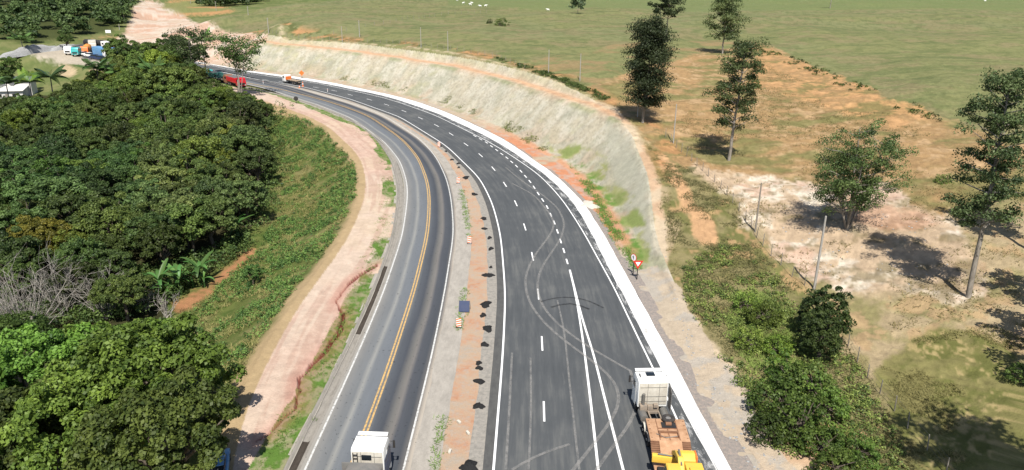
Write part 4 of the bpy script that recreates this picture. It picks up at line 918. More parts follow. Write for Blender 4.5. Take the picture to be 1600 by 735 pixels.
# --- banana plants and palms: each leaf its own part
def leafblade(L, w, droop, seed, split=0):
    rng = np.random.default_rng(seed); n = 9; V = []; Fq = []
    for i in range(n+1):
        t = i/n; x = L*t*(1-.18*t*droop); z = L*(.75*t-droop*t*t*.9); ww = w*math.sin(math.pi*min(.98, .06+t*.92))**.6*.5
        V += [(x, -ww, z+ww*.35), (x, 0, z), (x, ww, z+ww*.35)]
    for i in range(n): a = 3*i; Fq += [(a, a+1, a+4, a+3), (a+1, a+2, a+5, a+4)]
    return np.array(V), np.array(Fq)
BL = [npmesh('leaf', *leafblade(2.9, .75, d, 1), M['palm'], True, tint=np.full(30, tn)) for d, tn in ((.55, .6), (.8, .8), (1.05, .5), (.3, .9))]
def banana(px, py, s, label):
    x, y = atz(px, py, -5); P = (x, y, gz(x, y)); r = empty('banana_plant', P, random.uniform(0, 6)); r.scale = (s,)*3; tag(r, label, 'plant')
    for k in range(3):
        ox, oy = [(0, 0), (.9, .5), (-.7, .8)][k]; hh = [2.3, 1.6, 1.3][k]; MB().cyl((ox, oy, -.3), (ox+.1, oy, hh), .17, 10, .11).build('stem', M['palm'], r, smooth=True)
        for i in range(9 if k == 0 else 6):
            o = mobj('leaf', BL[(i+k) % 4], r); o.location = (ox+.1, oy, hh-.1); o.rotation_euler = (0, random.uniform(-.45, .1), i*2.4+k); q = random.uniform(.75, 1.1)*(1 if k == 0 else .7); o.scale = (q, q*.8, q); o.color = (.75, .95, .8, 1)
banana(372, 356, 1.1, 'banana plant standing alone at the edge of the wood beside the embankment'); banana(312, 424, 1.05, 'banana plant nearest the little reddish path'); banana(280, 436, 1.05, 'banana plant left of the one by the reddish path'); banana(250, 440, 1.1, 'smallest banana plant, farthest left of its row')
def frond(L, droop, seed):
    rng = np.random.default_rng(seed); V = []; Fq = []; n = 22
    for i in range(n):
        t = (i+.6)/n; x = L*t*(1-.25*t*droop); z = L*(.55*t-droop*t*t*.8); l = L*.24*math.sin(math.pi*(.15+.8*t))
        for sgn in (-1, 1):
            b = len(V); V += [(x, 0, z), (x+.13, 0, z), (x+l*.55+.1, sgn*l*.8, z-l*.45), (x+l*.5, sgn*l*.8, z-l*.45)]; Fq.append((b, b+1, b+2, b+3))
    b = len(V); V += [(0, -.05, 0), (0, .05, 0), (L*.9*(1-.22*droop), .01, L*(.5-droop*.65)), (L*.9*(1-.22*droop), -.01, L*(.5-droop*.65))]; Fq.append((b, b+1, b+2, b+3))
    return npmesh('frond', V, Fq, M['palm'], tint=np.full(len(V), .5))
FR = [frond(3.6, d, i) for i, d in enumerate((.5, .75, 1., .2))]
def palm(px, py, z0, s, label, c=(1.1, 1.1, 1)):
    x, y = atz(px, py, z0); g_ = gz(x, y); H = max(2.5, z0-g_); r = empty('palm_tree', (x, y, g_), random.uniform(0, 6)); tag(r, label, 'palm tree')
    tv, tf = tube([(bend((0, 0, -.3), (.4, 0, H), 6, .02, RNG), np.linspace(.22, .13, 7))], 8); mobj('trunk', npmesh('trunk', tv, tf, M['eucbark'], True), r)
    for i in range(15):
        o = mobj('frond', FR[i % 4], r); o.location = (.4, 0, H); o.rotation_euler = (0, random.uniform(-.5, .25), i*2.4); o.scale = (s,)*3; o.color = (*c, 1)
palm(76, 120, 4, 1.6, 'tall dark coconut palm right of the house', (.8, .85, .8)); palm(44, 128, 2, 1.4, 'yellowish coconut palm between the house and the tall dark palm', (2., 1.8, .9)); palm(8, 130, 2.5, 1.5, 'coconut palm in front of the white house wall', (1.0, 1.0, .95))
palm(150, 106, 6, 1.5, 'coconut palm rising above the wood below the queue of lorries', (.8, .85, .8)); palm(185, 112, 5, 1.1, 'coconut palm in the wood, right of the one below the lorries'); palm(236, 108, 7, 1.3, 'coconut palm rising from the middle of the far wood'); palm(34, 62, 6, 1.5, 'light green palm at the foot of the far hillside')
palm(315, 60, 12, 1.3, 'light green palm between the two umbrella trees', (1.9, 2., 1.2))
# --- ground cover
rng = np.random.default_rng(77)
EP = [(440, 172), (478, 188), (508, 206), (524, 224), (540, 240), (553, 256), (557, 280), (556, 305), (543, 334), (528, 366), (504, 402), (462, 450), (418, 512), (392, 562), (352, 620), (300, 620), (275, 560), (275, 500), (305, 480), (350, 440), (400, 392), (432, 340), (440, 290), (440, 240), (425, 200)]
q = scatter(EP, 5200, 12); dens = fbm(q[:, 0], q[:, 1], 6, 3, 91); q = q[(dens > .44) | (rng.random(len(q)) < .12)]
q = q[fbm(q[:, 0], q[:, 1], 2., 2, 93) > .36]
cs = np.c_[q[:, :2], q[:, 2]+.15, rng.uniform(.2, .75, len(q)), rng.uniform(.25, .7, len(q))]
V, Fq, T = leaves(cs, 22, .20, rng, up=.8, tvar=.6); o = mobj('weeds', npmesh('weeds', V, Fq, M['leaf'], tint=T)); o.color = (1.9, 2.15, 1.8, 1); tag(o, kind='stuff')
q = scatter(EP, 9000, 112); tufts_q = q[fbm(q[:, 0], q[:, 1], 5, 3, 191) < .53]
def tufts(name, q, h, w, seed, color, tl=(0, 1), blades=5):
    rng = np.random.default_rng(seed); n = len(q); Q = np.repeat(q, blades, 0); m = len(Q); th = rng.uniform(0, 6.28, m); l = h*rng.uniform(.4, 1., m); sp_ = rng.uniform(.5, 1.7, m)
    b = Q+np.c_[rng.normal(size=(m, 2))*w, np.full(m, -.05)]; dx = np.c_[np.cos(th), np.sin(th), 0*th]; px_ = np.c_[-np.sin(th), np.cos(th), 0*th]*(.05*h/.4)
    tip = b+dx*(l*sp_)[:, None]+np.c_[0*l, 0*l, l*.7]; V = np.stack([b-px_, b+px_, tip], 1).reshape(-1, 3); Fq = np.arange(m*3).reshape(-1, 3)
    tn = np.repeat(np.clip(rng.normal(.5, .22, n), 0, 1), blades*3); o = mobj(name, npmesh(name, V, Fq, M['grass'], tint=tn)); o.color = (*color, 1); tag(o, kind='stuff'); return o
tufts('embankment_grass', tufts_q, .5, .25, 33, (.9, .95, .65))
q = scatter([(1040, 250), (1085, 268), (1150, 325), (1190, 395), (1250, 445), (1340, 560), (1440, 735), (1320, 760), (1255, 690), (1180, 610), (1130, 545), (1075, 470), (1052, 400), (1042, 320)], 9000, 13); k = fbm(q[:, 0], q[:, 1], 5, 3, 95) > .46
tufts('scrub_grass', q[k], .42, .3, 3, (.85, .92, .72))
q = scatter([(1380, 540), (1600, 500), (1680, 735), (1440, 780), (1330, 600)], 7000, 14); k = fbm(q[:, 0], q[:, 1], 6, 3, 96) > .46; tufts('meadow_grass', q[k], .35, .22, 4, (.95, 1., .7))
q = scatter([(1030, 215), (1180, 90), (1440, 200), (1590, 260), (1590, 480), (1400, 520), (1270, 450), (1190, 380)], 9000, 15); k = fbm(q[:, 0], q[:, 1], 7, 4, 97) > .52; tufts('dry_grass', q[k], .45, .3, 5, (1.05, 1., .8))
q = scatter([(1010, 225), (1045, 245), (1048, 330), (1055, 380), (1062, 430), (1052, 430), (1046, 400), (1040, 380), (1030, 300)], 1100, 19); k = fbm(q[:, 0], q[:, 1], 4, 3, 98) > .53; tufts('track_side_grass', q[k], .35, .25, 5, (.95, .95, .7))
q = scatter([(1130, 470), (1180, 450), (1235, 490), (1260, 550), (1215, 600), (1170, 575), (1140, 530)], 1600, 119); k = fbm(q[:, 0], q[:, 1], 3, 3, 198) > .42; tufts('lush_grass', q[k], .5, .3, 55, (.75, 1.05, .5))
q = scatter([(890, 256), (930, 288), (948, 322), (968, 352), (985, 385), (1003, 420), (990, 420), (958, 375), (938, 335), (915, 296)], 1500, 16); k = fbm(q[:, 0], q[:, 1], 3, 3, 99) > .42; tufts('green_slope_grass', q[k], .4, .3, 6, (.55, 1.0, .38))
q = scatter([(480, 113), (560, 129), (640, 144), (710, 166), (770, 190), (850, 238), (862, 226), (780, 175), (700, 147), (620, 130), (540, 118)], 2200, 17); k = fbm(q[:, 0], q[:, 1], 5, 3, 100) > .53; tufts('slope_grass', q[k], .5, .3, 7, (.8, 1., .65))
q = scatter([(770, 95), (800, 104), (850, 120), (900, 140), (945, 160), (952, 154), (900, 132), (850, 113), (800, 97), (770, 90)], 620, 18); k = fbm(q[:, 0], q[:, 1], 4, 3, 101) > .47
rng = np.random.default_rng(6); qq = q[k]; V, Fq, T = leaves(np.c_[qq[:, :2], qq[:, 2]+.25, rng.uniform(.2, .6, len(qq)), rng.uniform(.2, .45, len(qq))], 14, .28, rng); o = mobj('crest_weeds', npmesh('crest_weeds', V, Fq, M['leaf'], tint=T)); o.color = (1.1, 1., .9, 1); tag(o, kind='stuff')
rng = np.random.default_rng(61); q = scatter([(1060, 400), (1150, 385), (1240, 450), (1340, 570), (1400, 680), (1420, 760), (1280, 780), (1200, 690), (1150, 600), (1110, 540), (1075, 480)], 1500, 62); q = q[fbm(q[:, 0], q[:, 1], 4, 3, 163) > .47]
V, Fq, T = leaves(np.c_[q[:, :2], q[:, 2]+.15, rng.uniform(.2, .7, len(q)), rng.uniform(.2, .6, len(q))], 24, .17, rng, up=.7, tvar=.6); o = mobj('scrub', npmesh('scrub', V, Fq, M['leaf'], tint=T)); o.color = (1.9, 1.8, 1.6, 1); tag(o, kind='stuff')
q = scatter([(1185, 70), (1245, 91), (1300, 113), (1345, 132), (1388, 150), (1432, 162), (1470, 186), (1465, 198), (1425, 178), (1380, 165), (1335, 148), (1290, 126), (1235, 104), (1185, 82)], 420, 64); q = q[fbm(q[:, 0], q[:, 1], 5, 3, 167) > .48]
V, Fq, T = leaves(np.c_[q[:, :2], q[:, 2]+.15, rng.uniform(.25, .7, len(q)), rng.uniform(.2, .45, len(q))], 16, .28, rng, up=.7, tvar=.6); o = mobj('bank_weeds', npmesh('bank_weeds', V, Fq, M['leaf'], tint=T)); o.color = (1.6, 1.5, 1.3, 1); tag(o, kind='stuff')
# weeds along the verge and in the median
W1 = []
for s_, (bx, by), n_, v_ in zip(range(len(B0)), B0, N0, o_VL):
    if bx < -60 or by > 170: continue
    if fbm(np.array([by]), np.array([3.]), 7, 2, 201)[0] < .42 and by > 82: continue
    for _ in range(16): d = v_+random.uniform(.1, 1.8); W1.append((bx+n_[0]*d+random.uniform(-.7, .7), by+n_[1]*d+random.uniform(-.7, .7)))
W1 = np.array(W1); q = np.c_[W1, height(W1[:, 0], W1[:, 1])]; tufts('verge_grass', q, .28, .15, 8, (.5, .85, .35), blades=6)
W1 = []
for (bx, by), n_, a_, b_ in zip(B0, N0, o_OR, O2):
    if bx < -60 or by > 120: continue
    if fbm(np.array([by]), np.array([8.]), 8, 2, 207)[0] < .52: continue
    for _ in range(12): d = (a_*.62+b_*.38)+random.gauss(0, .22); W1.append((bx+n_[0]*d, by+n_[1]*d+random.uniform(-.7, .7), 0.))
tufts('median_weeds', np.array(W1), .35, .1, 9, (.55, .9, .4), blades=7)
# ---------------------------------------------------------------- vehicles
def wheel(parent, x, y, r, w=.3, nm='wheel'):
    t_ = MB().wheel((0, 0, 0), r, w, 22).build(nm, M['rubber'], parent, smooth=True); t_.location = (x, y, r)
    s = 1 if x > 0 else -1; MB().cyl((-w*.3, 0, 0), (w*.3*1, 0, 0), r*.6, 14).cyl((s*w*.2, 0, 0), (s*w*.52, 0, 0), r*.2, 8).build('rim', M['rim'], t_); return t_
def place(r, px, py, z, head): x, y = atz(px, py, z); r.location = (x, y, 0); r.rotation_euler = (0, 0, head); return r
def heading(p, q, z=0): a, b = atz(*p, z), atz(*q, z); d = b-a; return math.atan2(d[1], d[0])-math.pi/2      # local +y is forwards
def tractor(name, label, body, cat='lorry', far=False, cabw=2.45, roof=3.45, L=6.4, sleeper=True, ladder=False, visor=True, rear='cream', hatch=True):
    """tractor unit: origin on the ground under the back of the cab, +y forwards"""
    r = empty(name); tag(r, label, cat); w = cabw/2; cl = 2.15
    side = [(0, 1.05), (0, roof-.12), (.25, roof), (cl-.5, roof-.05), (cl-.12, roof-.45), (cl, roof-1.2), (cl+.05, 1.0), (cl-.15, .55), (1.35, .55), (1.3, 1.05)]
    MB().prof(side, -w, w).build('cab', body, r, bevel=.07)
    MB().box((0, -.02, (roof+1.1)/2), (cabw-.16, .05, roof-1.45)).build('cab_back_panel', M[rear], r, bevel=.01)  # rear gets little light; that dimness is put into the panel's greyish cream
    pl = MB()
    for z in (1.6, 2.05, roof-.55): pl.box((0, -.055, z), (cabw-.3, .02, .03))
    for x in (-.45, .5): pl.box((x, -.055, (roof+1.2)/2), (.025, .02, roof-1.6))
    pl.build('cab_back_ribs', M['steel'], r)
    MB().box((.0, cl+.0, 2.45), (cabw-.35, .1, .75)).build('windscreen', M['glass'], r, bevel=.02)
    for s in (-1, 1):
        MB().box((s*(w+.005), 1.45, 2.45), (.03, .75, .62)).build('side_window', M['glass'], r)
        MB().box((s*(w+.008), 1.35, 1.75), (.02, 1., 1.95)).build('door', body, r).location = (0, 0, 0)
        m_ = MB().box((s*(w+.28), cl-.02, 2.45), (.16, .10, .62)); m_.cyl((s*w, cl-.05, 2.7), (s*(w+.28), cl-.05, 2.7), .025, 6).cyl((s*w, cl-.05, 2.2), (s*(w+.28), cl-.05, 2.2), .025, 6); m_.build('wing_mirror', M['dark'], r, bevel=.02)
        MB().box((s*.85, cl+.06, .85), (.4, .06, .2)).build('headlight', M['lens'], r, bevel=.02)
    MB().box((0, cl+.05, 1.5), (cabw-.7, .06, .75)).build('grille', M['dark'], r, bevel=.02)
    MB().box((0, cl+.02, .62), (cabw, .22, .4)).build('bumper', M['dark'] if far else body, r, bevel=.04)
    if hatch: MB().box((-.05, 1.15, roof+.0), (.72, .6, .07)).build('roof_hatch', M['glass'], r, bevel=.02)
    if visor: MB().box((0, cl-.25, roof-.02), (cabw-.15, .35, .06), shear=.05).build('sun_visor', body, r, bevel=.02)
    ch = MB()
    for s in (-1, 1): ch.box((s*.42, -L/2+1.6, .85), (.1, L-.6, .26))
    for y in (-.5, -1.6, -2.6, -3.6): ch.box((0, y, .85), (.8, .12, .2))
    ch.build('chassis', M['chassis'], r)
    for s in (-1, 1):
        MB().cyl((s*.88, -.15, .78), (s*.88, -1.35, .78), .33, 16).build('fuel_tank', M['steel'], r, smooth=False, bevel=.02)
        wheel(r, s*1.02, 1.25, .5, .3)
        for y in (-2.35, -3.65): wheel(r, s*.95, y, .5, .55)
        mg = MB()
        for y in (-2.35, -3.65):
            pts = [(y+math.cos(a)*.6, .5+math.sin(a)*.6) for a in np.linspace(.35, math.pi-.35, 7)]
            for a, b in zip(pts[:-1], pts[1:]): mg.add([(s*.68, a[0], a[1]), (s*1.22, a[0], a[1]), (s*1.22, b[0], b[1]), (s*.68, b[0], b[1]), (s*.68, a[0], a[1]+.03), (s*1.22, a[0], a[1]+.03), (s*1.22, b[0], b[1]+.03), (s*.68, b[0], b[1]+.03)], [(0, 1, 2, 3), (4, 7, 6, 5), (0, 4, 5, 1), (2, 6, 7, 3), (1, 5, 6, 2), (0, 3, 7, 4)])
        mg.build('mudguard', M[rear], r)
    MB().cyl((-.82, -.28, 1.1), (-.82, -.28, 2.45), .13, 12).build('exhaust_stack', M['steel'], r, smooth=True)
    MB().box((-.8, -.28, 1.2), (.6, .5, .55)).box((.0, -.3, 1.15), (.9, .35, .5)).box((.15, -.5, 1.5), (.35, .3, .3)).build('rear_equipment', M['chassis'], r, bevel=.03)
    MB().cyl((0, -2.9, 1.02), (0, -2.9, 1.14), .48, 18).box((0, -3.35, 1.05), (.7, .4, .08)).build('fifth_wheel', M['dark'], r)
    if ladder:
        ld = MB()
        for x in (-.98, -.68): ld.box((x, -.10, 2.3), (.05, .06, 1.8))
        for z in (1.7, 2.05, 2.4, 2.75, 3.05): ld.box((-.83, -.10, z), (.3, .05, .05))
        ld.build('ladder', M['dark'], r)
        MB().box((-.05, -.06, roof-.62), (.7, .05, .42)).build('rear_window', M['glass'], r, bevel=.03)
    return r
# lorry with low loader on the right
hd = heading((1040, 653), (1018, 593), 1.5)
pc = atz(1018, 597, 3.4); _tf = atz(1041, 655, 1.5); hd = .05; ht = -.04; pc[0] += .2; _tf[0] -= .12
lor = tractor('tractor_unit', 'white lorry tractor unit with dusty, shade-toned rear, pulling the brown low loader in the right lane', M['white'])
lor.location = (pc[0], pc[1], 0); lor.rotation_euler = (0, 0, hd)
for s in (1,): MB().add([(1.28, -.05, 1.1), (1.28, -.9, 1.1), (1.28, -.9, 2.9), (1.28, -.05, 3.35), (1.32, -.05, 1.1), (1.32, -.9, 1.1), (1.32, -.9, 2.9), (1.32, -.05, 3.35)], [(0, 1, 2, 3), (4, 7, 6, 5), (0, 4, 5, 1), (1, 5, 6, 2), (2, 6, 7, 3), (3, 7, 4, 0)]).build('side_deflector', M['tarp'], lor)
tr = empty('low_loader_trailer'); tag(tr, 'rusty brown low loader trailer behind the white tractor unit, carrying yellow machinery', 'trailer'); tr.rotation_euler = (0, 0, ht)
# gooseneck over the rear axles then the sloping neck and the low deck
y0 = 0.; tr.location = (_tf[0], _tf[1], 0)
MB().profy([(-1.5, 1.28), (1.5, 1.28), (1.5, 1.52), (-1.5, 1.52)], y0, y0-2.9).build('gooseneck_deck', M['rust'], tr, bevel=.03)
rb = MB()
for x in (-.75, .0, .75): rb.box((x, y0-1.45, 1.535), (.06, 2.7, .05))
for y in (y0-1.35, y0-2.45): rb.box((0, y, 1.54), (1.45, .07, .06))
rb.box((0, y0-1.9, 1.60), (1.5, .12, .2)).box((-.7, y0-2.2, 1.6), (.1, .7, .18)).box((.7, y0-2.2, 1.6), (.1, .7, .18)); rb.build('deck_frame', M['rust2'], tr)
MB().box((.15, y0-.95, 1.56), (1.1, .7, .12)).build('winch_well', M['dark'], tr)
MB().cyl((-.1, y0-.95, 1.7), (.35, y0-.95, 1.7), .16, 12).build('winch', M['rust2'], tr)
for s in (-1, 1):
    for k in range(9): MB().box((s*1.18, y0-2.95-k*.16, 1.46-k*.075), (.62, .07, .07)).build('ramp_bar', M['rust2'], tr)
MB().prof([(y0-2.9, 1.5), (y0-2.9, 1.2), (y0-4.4, .55), (y0-4.4, .8)], -.85, .85).build('neck_slope', M['rust'], tr)
for s in (-1, 1): MB().prof([(y0-2.9, 1.42), (y0-2.9, 1.2), (y0-4.4, .55), (y0-4.4, .72)], s*1.5, s*.87).build('neck_side', M['rust2'], tr)
MB().box((0, y0-9., .72), (3.0, 9.2, .22)).build('low_deck', M['rust'], tr, bevel=.02)
for s in (-1, 1):
    for k in range(3): wheel(tr, s*1.1, y0-11.2-k*1.25, .42, .5)
sw = MB().torus((0, 0, 0), (0, 0, 1), .36, .17, 24, 10).build('spare_tyre', M['rubber'], None, smooth=True); tag(sw, 'black spare tyre lying flat on the front of the brown trailer deck', 'tyre')
MB().cyl((0, 0, -.05), (0, 0, .06), .26, 14).cyl((.1, 0, .06), (.1, 0, .09), .05, 8).cyl((-.1, .05, .06), (-.1, .05, .09), .05, 8).build('rim', M['rim'], sw)
_mw = Matrix.Translation(tr.location) @ Matrix.Rotation(ht, 4, 'Z'); sw.location = _mw @ Vector((.22, y0-.25, 1.71))
for s in (-1, 1):
    for k in range(5): MB().torus((s*1.35, y0-.35-k*.55, 1.53), (0, 1, 0), .05, .014, 8, 5).build('lashing_ring', M['rust2'], tr)
MB().cyl((-.95, y0-2.1, 1.58), (-.3, y0-2.6, 1.58), .03, 6).cyl((-.3, y0-2.6, 1.58), (.6, y0-2.35, 1.58), .03, 6).build('chain', M['steel'], tr)
MB().cyl((-.95, .6, 3.5), (-.95, 1.1, 3.5), .04, 8, .07).build('air_horn', M['steel'], lor); MB().cyl((.95, 1.5, 3.4), (.95, 1.3, 4.1), .012, 5).build('antenna', M['dark'], lor)
# yellow excavator folded on the deck
ex = empty('excavator'); tag(ex, 'yellow excavator riding on the brown low loader, cut off by the bottom edge', 'excavator'); ex.matrix_world = _mw @ Matrix.Translation((0, y0-8.3, .83))
def eb(nm, mb, mt, bv=.04): return mb.build(nm, M[mt], ex, bevel=bv)
for s in (-1, 1):
    eb('track', MB().prof([(-2.3, .25), (-2.1, 0), (2.1, 0), (2.35, .25), (2.35, .6), (2.1, .85), (-2.1, .85), (-2.3, .6)], s*1.45, s*.95), 'dark', .02)
eb('undercarriage', MB().box((0, 0, .55), (1.9, 2.2, .5)), 'rust2')
eb('engine_house', MB().prof([(-2.2, .95), (-2.35, 2.0), (-1.6, 2.15), (1.0, 2.1), (1.2, 1.7), (1.2, .95)], .15, 1.35), 'yellow', .08)
eb('engine_cover', MB().box((.75, -.4, 2.2), (.8, 1.4, .16)), 'yellow'); eb('counterweight', MB().box((0, -2.1, 1.5), (2.7, .7, 1.05)), 'yellow', .12)
eb('cab', MB().prof([(-1.2, .95), (-1.2, 2.55), (.2, 2.6), (.75, 1.9), (.75, .95)], -1.3, -.35), 'yellow', .06)
eb('cab_window', MB().prof([(-1.0, 1.6), (-1.0, 2.35), (.1, 2.4), (.5, 1.9), (.5, 1.6)], -1.33, -1.28), 'glass', 0)
eb('cab_roof', MB().box((-.82, -.5, 2.6), (.85, 1.1, .06)), 'yellow', .02)
eb('boom', MB().prof([(.4, 1.5), (1.4, 2.2), (2.6, 1.9), (3.6, 1.15), (3.6, .85), (2.5, 1.5), (1.4, 1.75), (.6, 1.15)], -.25, .15), 'yellow')
eb('dipper_arm', MB().box((-.75, 3.15, .75), (1.9, .42, .55), rz=-.12), 'yellow'); eb('bucket', MB().prof([(2.9, .15), (2.8, .85), (3.3, 1.15), (3.75, 1.1), (3.95, .5), (3.6, .12)], .3, 1.4), 'yellow', .05)
eb('hydraulic_ram', MB().cyl((-.05, .9, 1.9), (-.05, 2.2, 2.25), .07, 8), 'steel', 0); eb('hydraulic_ram', MB().cyl((-.3, 3., 1.1), (-1.3, 3.15, 1.15), .06, 8), 'steel', 0)
eb('linkage', MB().box((.05, 3.2, 1.05), (.35, .4, .3)).box((.1, 2.75, 1.2), (.14, .5, .14)), 'dark', .02)
eb('bucket_edge', MB().box((1.45, 3.25, .75), (.12, .9, .8)), 'orange', .02)
# left lorry and its tarped trailer, driving away
pc = atz(573, 702, 3.5); hd2 = heading((560, 700), (600, 600))
l2 = tractor('tractor_unit', 'white lorry tractor unit with rear ladder and window, driving away on the old road', M['white'], ladder=True, cabw=2.3, hatch=False)
l2.location = (pc[0], pc[1], 0); l2.rotation_euler = (0, 0, hd2)
MB().box((1.165, 1.1, 1.75), (.03, 1.9, 1.5)).build('side_panel', M['navy'], l2)
MB().box((.15, .95, 3.47), (.75, .7, .1)).build('roof_unit', M['white'], l2, bevel=.04)
for k in range(3): MB().box((1.17, .5+k*.5, 1.5), (.05, .35, .9)).build('side_locker', M['navy'], l2, bevel=.02)
tt = empty('tipper_trailer', l2.location, hd2); tag(tt, 'grey tarpaulin-covered trailer behind the ladder-backed tractor unit, at the bottom edge', 'trailer')
MB().box((0, -5.9, 1.95), (2.5, 9.8, 1.5), taper=(1., 1.)).build('body', M['steel'], tt, bevel=.03)
arc = [(math.cos(a)*1.25, 2.7+math.sin(a)*.42) for a in np.linspace(0, math.pi, 13)]
MB().profy(arc, -1.05, -10.8).build('tarpaulin', M['tarp'], tt, smooth=True)
MB().box((-.1, -1.0, 2.6), (2.85, .1, 1.0)).build('front_board', M['tarp'], tt, bevel=.03)
for k in range(5): MB().profy([(math.cos(a)*1.28, 2.7+math.sin(a)*.45) for a in np.linspace(0, math.pi, 13)], -2.2-k*1.9, -2.28-k*1.9).build('hoop', M['dark'], tt)
MB().box((0, -6., 1.1), (1., 9.5, .3)).build('frame', M['chassis'], tt)
for s in (-1, 1):
    for k in range(3): wheel(tt, s*.98, -8-k*1.25, .5, .5)
# smaller lorries: cab + load, each wheel a part
def small_lorry(name, label, cabm, load, loadm, x, y, hd, z=0., s=1.):
    r = empty(name, (x, y, z), hd); r.scale = (s,)*3; tag(r, label, 'lorry')
    MB().prof([(3.2, .8), (3.2, 2.85), (3.4, 3.0), (4.7, 2.95), (5.1, 2.3), (5.25, 1.5), (5.25, .6), (3.2, .6)], -1.2, 1.2).build('cab', cabm, r, bevel=.08)
    MB().box((0, 5.08, 2.1), (2.1, .14, .75), taper=(.95, 1), shear=-.12).build('windscreen', M['glass'], r); MB().box((0, 5.27, 1.25), (1.6, .06, .5)).build('grille', M['dark'], r)
    for q_ in (-1, 1):
        MB().box((q_*1.21, 4.3, 2.15), (.03, .9, .6)).build('side_window', M['glass'], r); MB().box((q_*.85, 5.27, .85), (.35, .06, .2)).build('headlight', M['lens'], r)
        for yy in (4.2, -1.6, -2.9): wheel(r, q_*1.0, yy, .5, .35)
    MB().box((0, .2, .85), (.9, 9, .25)).build('chassis', M['chassis'], r)
    if load == 'flat': 
        MB().box((0, -.6, 1.2), (2.4, 6.8, .16)).build('flat_bed', M['dark'], r); MB().box((0, 2.85, 1.8), (2.3, .1, 1.2)).build('headboard', loadm, r)
        for k in range(4): MB().box((0, -3.2+k*1.6, 1.34), (2.2, .5, .14)).build('bed_plank', M['plank'], r)
    if load == 'box': MB().box((0, -.6, 2.2), (2.5, 7.0, 2.6)).build('box_body', loadm, r, bevel=.04)
    if load == 'tipper': MB().prof([(-4, 1.3), (-4.1, 2.7), (2.9, 2.7), (2.9, 1.3)], -1.25, 1.25).build('tipper_body', loadm, r, bevel=.05); MB().box((0, -.6, 2.74), (2.1, 6.3, .08)).build('load', M['steel'], r)
    if load == 'tank': MB().cyl((0, -6.5, 2.1), (0, 2.8, 2.1), 1.15, 20).build('tank', loadm, r, bevel=.1)
    if load == 'mixer': 
        MB().cyl((0, -3.6, 2.6), (0, -1., 2.3), .6, 16, 1.2).cyl((0, -1., 2.3), (0, 1., 2.2), 1.2, 16, 1.2).cyl((0, 1., 2.2), (0, 2.6, 1.9), 1.2, 16, .7).build('mixer_drum', loadm, r, smooth=True); MB().box((0, -3.9, 2.2), (1., .6, 1.2)).build('chute', M['steel'], r)
    return r
def on(px, py): p = at(px, py); return p
def hdp(p, q): return heading(p, q)
def tank_queue(): pass
p = atz(374, 135.5); small_lorry('lorry', 'red lorry at the head of the queue on the old road bend', M['red'], 'tipper', M['red'], p[0]-1.4, p[1]+1.0, hdp((340, 121), (385, 134)))
for k, (px, py, a, b, c, lab) in enumerate([(356, 130.5, 'rust2', 'flat', 'rust2', 'brown open lorry right behind the red one'), (341, 127, 'dkgreen', 'tipper', 'dkgreen', 'dark green lorry behind the brown one'), (325, 122.5, 'teal', 'tipper', 'teal', 'turquoise lorry with a matching tipper behind the dark green one'), (305, 118, 'teal', 'box', 'dkgreen', 'turquoise lorry farthest back beside the trees')]):
    p = atz(px, py); small_lorry('lorry', lab, M[a], b, M[c], p[0]-2, p[1]+1, hdp((300, 112.5), (360, 124.5)))
p = atz(455, 131.5); small_lorry('lorry', 'white flatbed lorry parked on the new road', M['white'], 'flat', M['orange'], p[0]+.5, p[1]+.5, hdp((500, 139), (438, 127)), s=.86)
# queue by the gravel yard, facing the camera
for px, py, a, b, c, lab, dh in [(117, 84, 'white', 'tipper', 'steel', 'small white lorry at the left end of the queue by the gravel yard', .1), (127, 86, 'white', 'tipper', 'teal', 'white-roofed turquoise lorry near the left end of the queue by the gravel yard', .15),
                             (138, 84.5, 'orange', 'mixer', 'mixer', 'orange concrete mixer lorry in the queue by the gravel yard', .3), (146, 79, 'cream', 'box', 'cream', 'cream box lorry behind the orange mixer', .5), (154, 76.5, 'white', 'tank', 'dark', 'white lorry with a long black tank', 1.15),
                             (160, 90, 'white', 'box', 'blue', 'white lorry with a blue box body beside the tall green tree', .9), (168, 87, 'blue', 'tipper', 'blue', 'blue lorry half hidden behind the tall green tree', .9)]:
    p = on(px, py); small_lorry('lorry', lab, M['teal'] if 'turquoise' in lab else M[a], b, M[c], p[0], p[1], math.pi+dh, p[2], 1.15)
def car(name, label, px, py, body, hd, s=1., z=None):
    p = on(px, py); r = empty(name, (p[0], p[1], p[2]), hd); r.scale = (s,)*3; tag(r, label, 'car')
    MB().prof([(-2.1, .35), (-2.15, .85), (-1.9, 1.0), (1.1, .95), (2.0, .8), (2.1, .35)], -.88, .88).build('body', body, r, bevel=.08)
    MB().prof([(-1.7, .95), (-1.2, 1.42), (.2, 1.45), (1.0, .93)], -.74, .74).build('cabin', M['glass'], r, bevel=.05); MB().box((0, -.5, 1.45), (1.3, 1.4, .05)).build('roof', body, r, bevel=.02)
    for q_ in (-1, 1):
        for y in (-1.3, 1.3): wheel(r, q_*.8, y, .32, .2)
    return r
car('parked_car', 'white car, left of the two beside the queue of lorries', 131, 87.5, M['white'], math.pi+1.0, 1.25); car('parked_car', 'white car, right of the two beside the queue of lorries', 142, 89.8, M['white'], math.pi+1.1, 1.25)
car('parked_car', 'dark blue car behind the two white cars', 150, 92.5, M['navy'], math.pi+1.2, 1.2); car('parked_car', 'dark blue car half hidden by the palm below the queue', 159, 94.5, M['navy'], math.pi+1.3, 1.2)
car('parked_car', 'pale blue car under the big tree at the bottom, beside the dirt road', 341, 738, M['blue'], .3, .9)
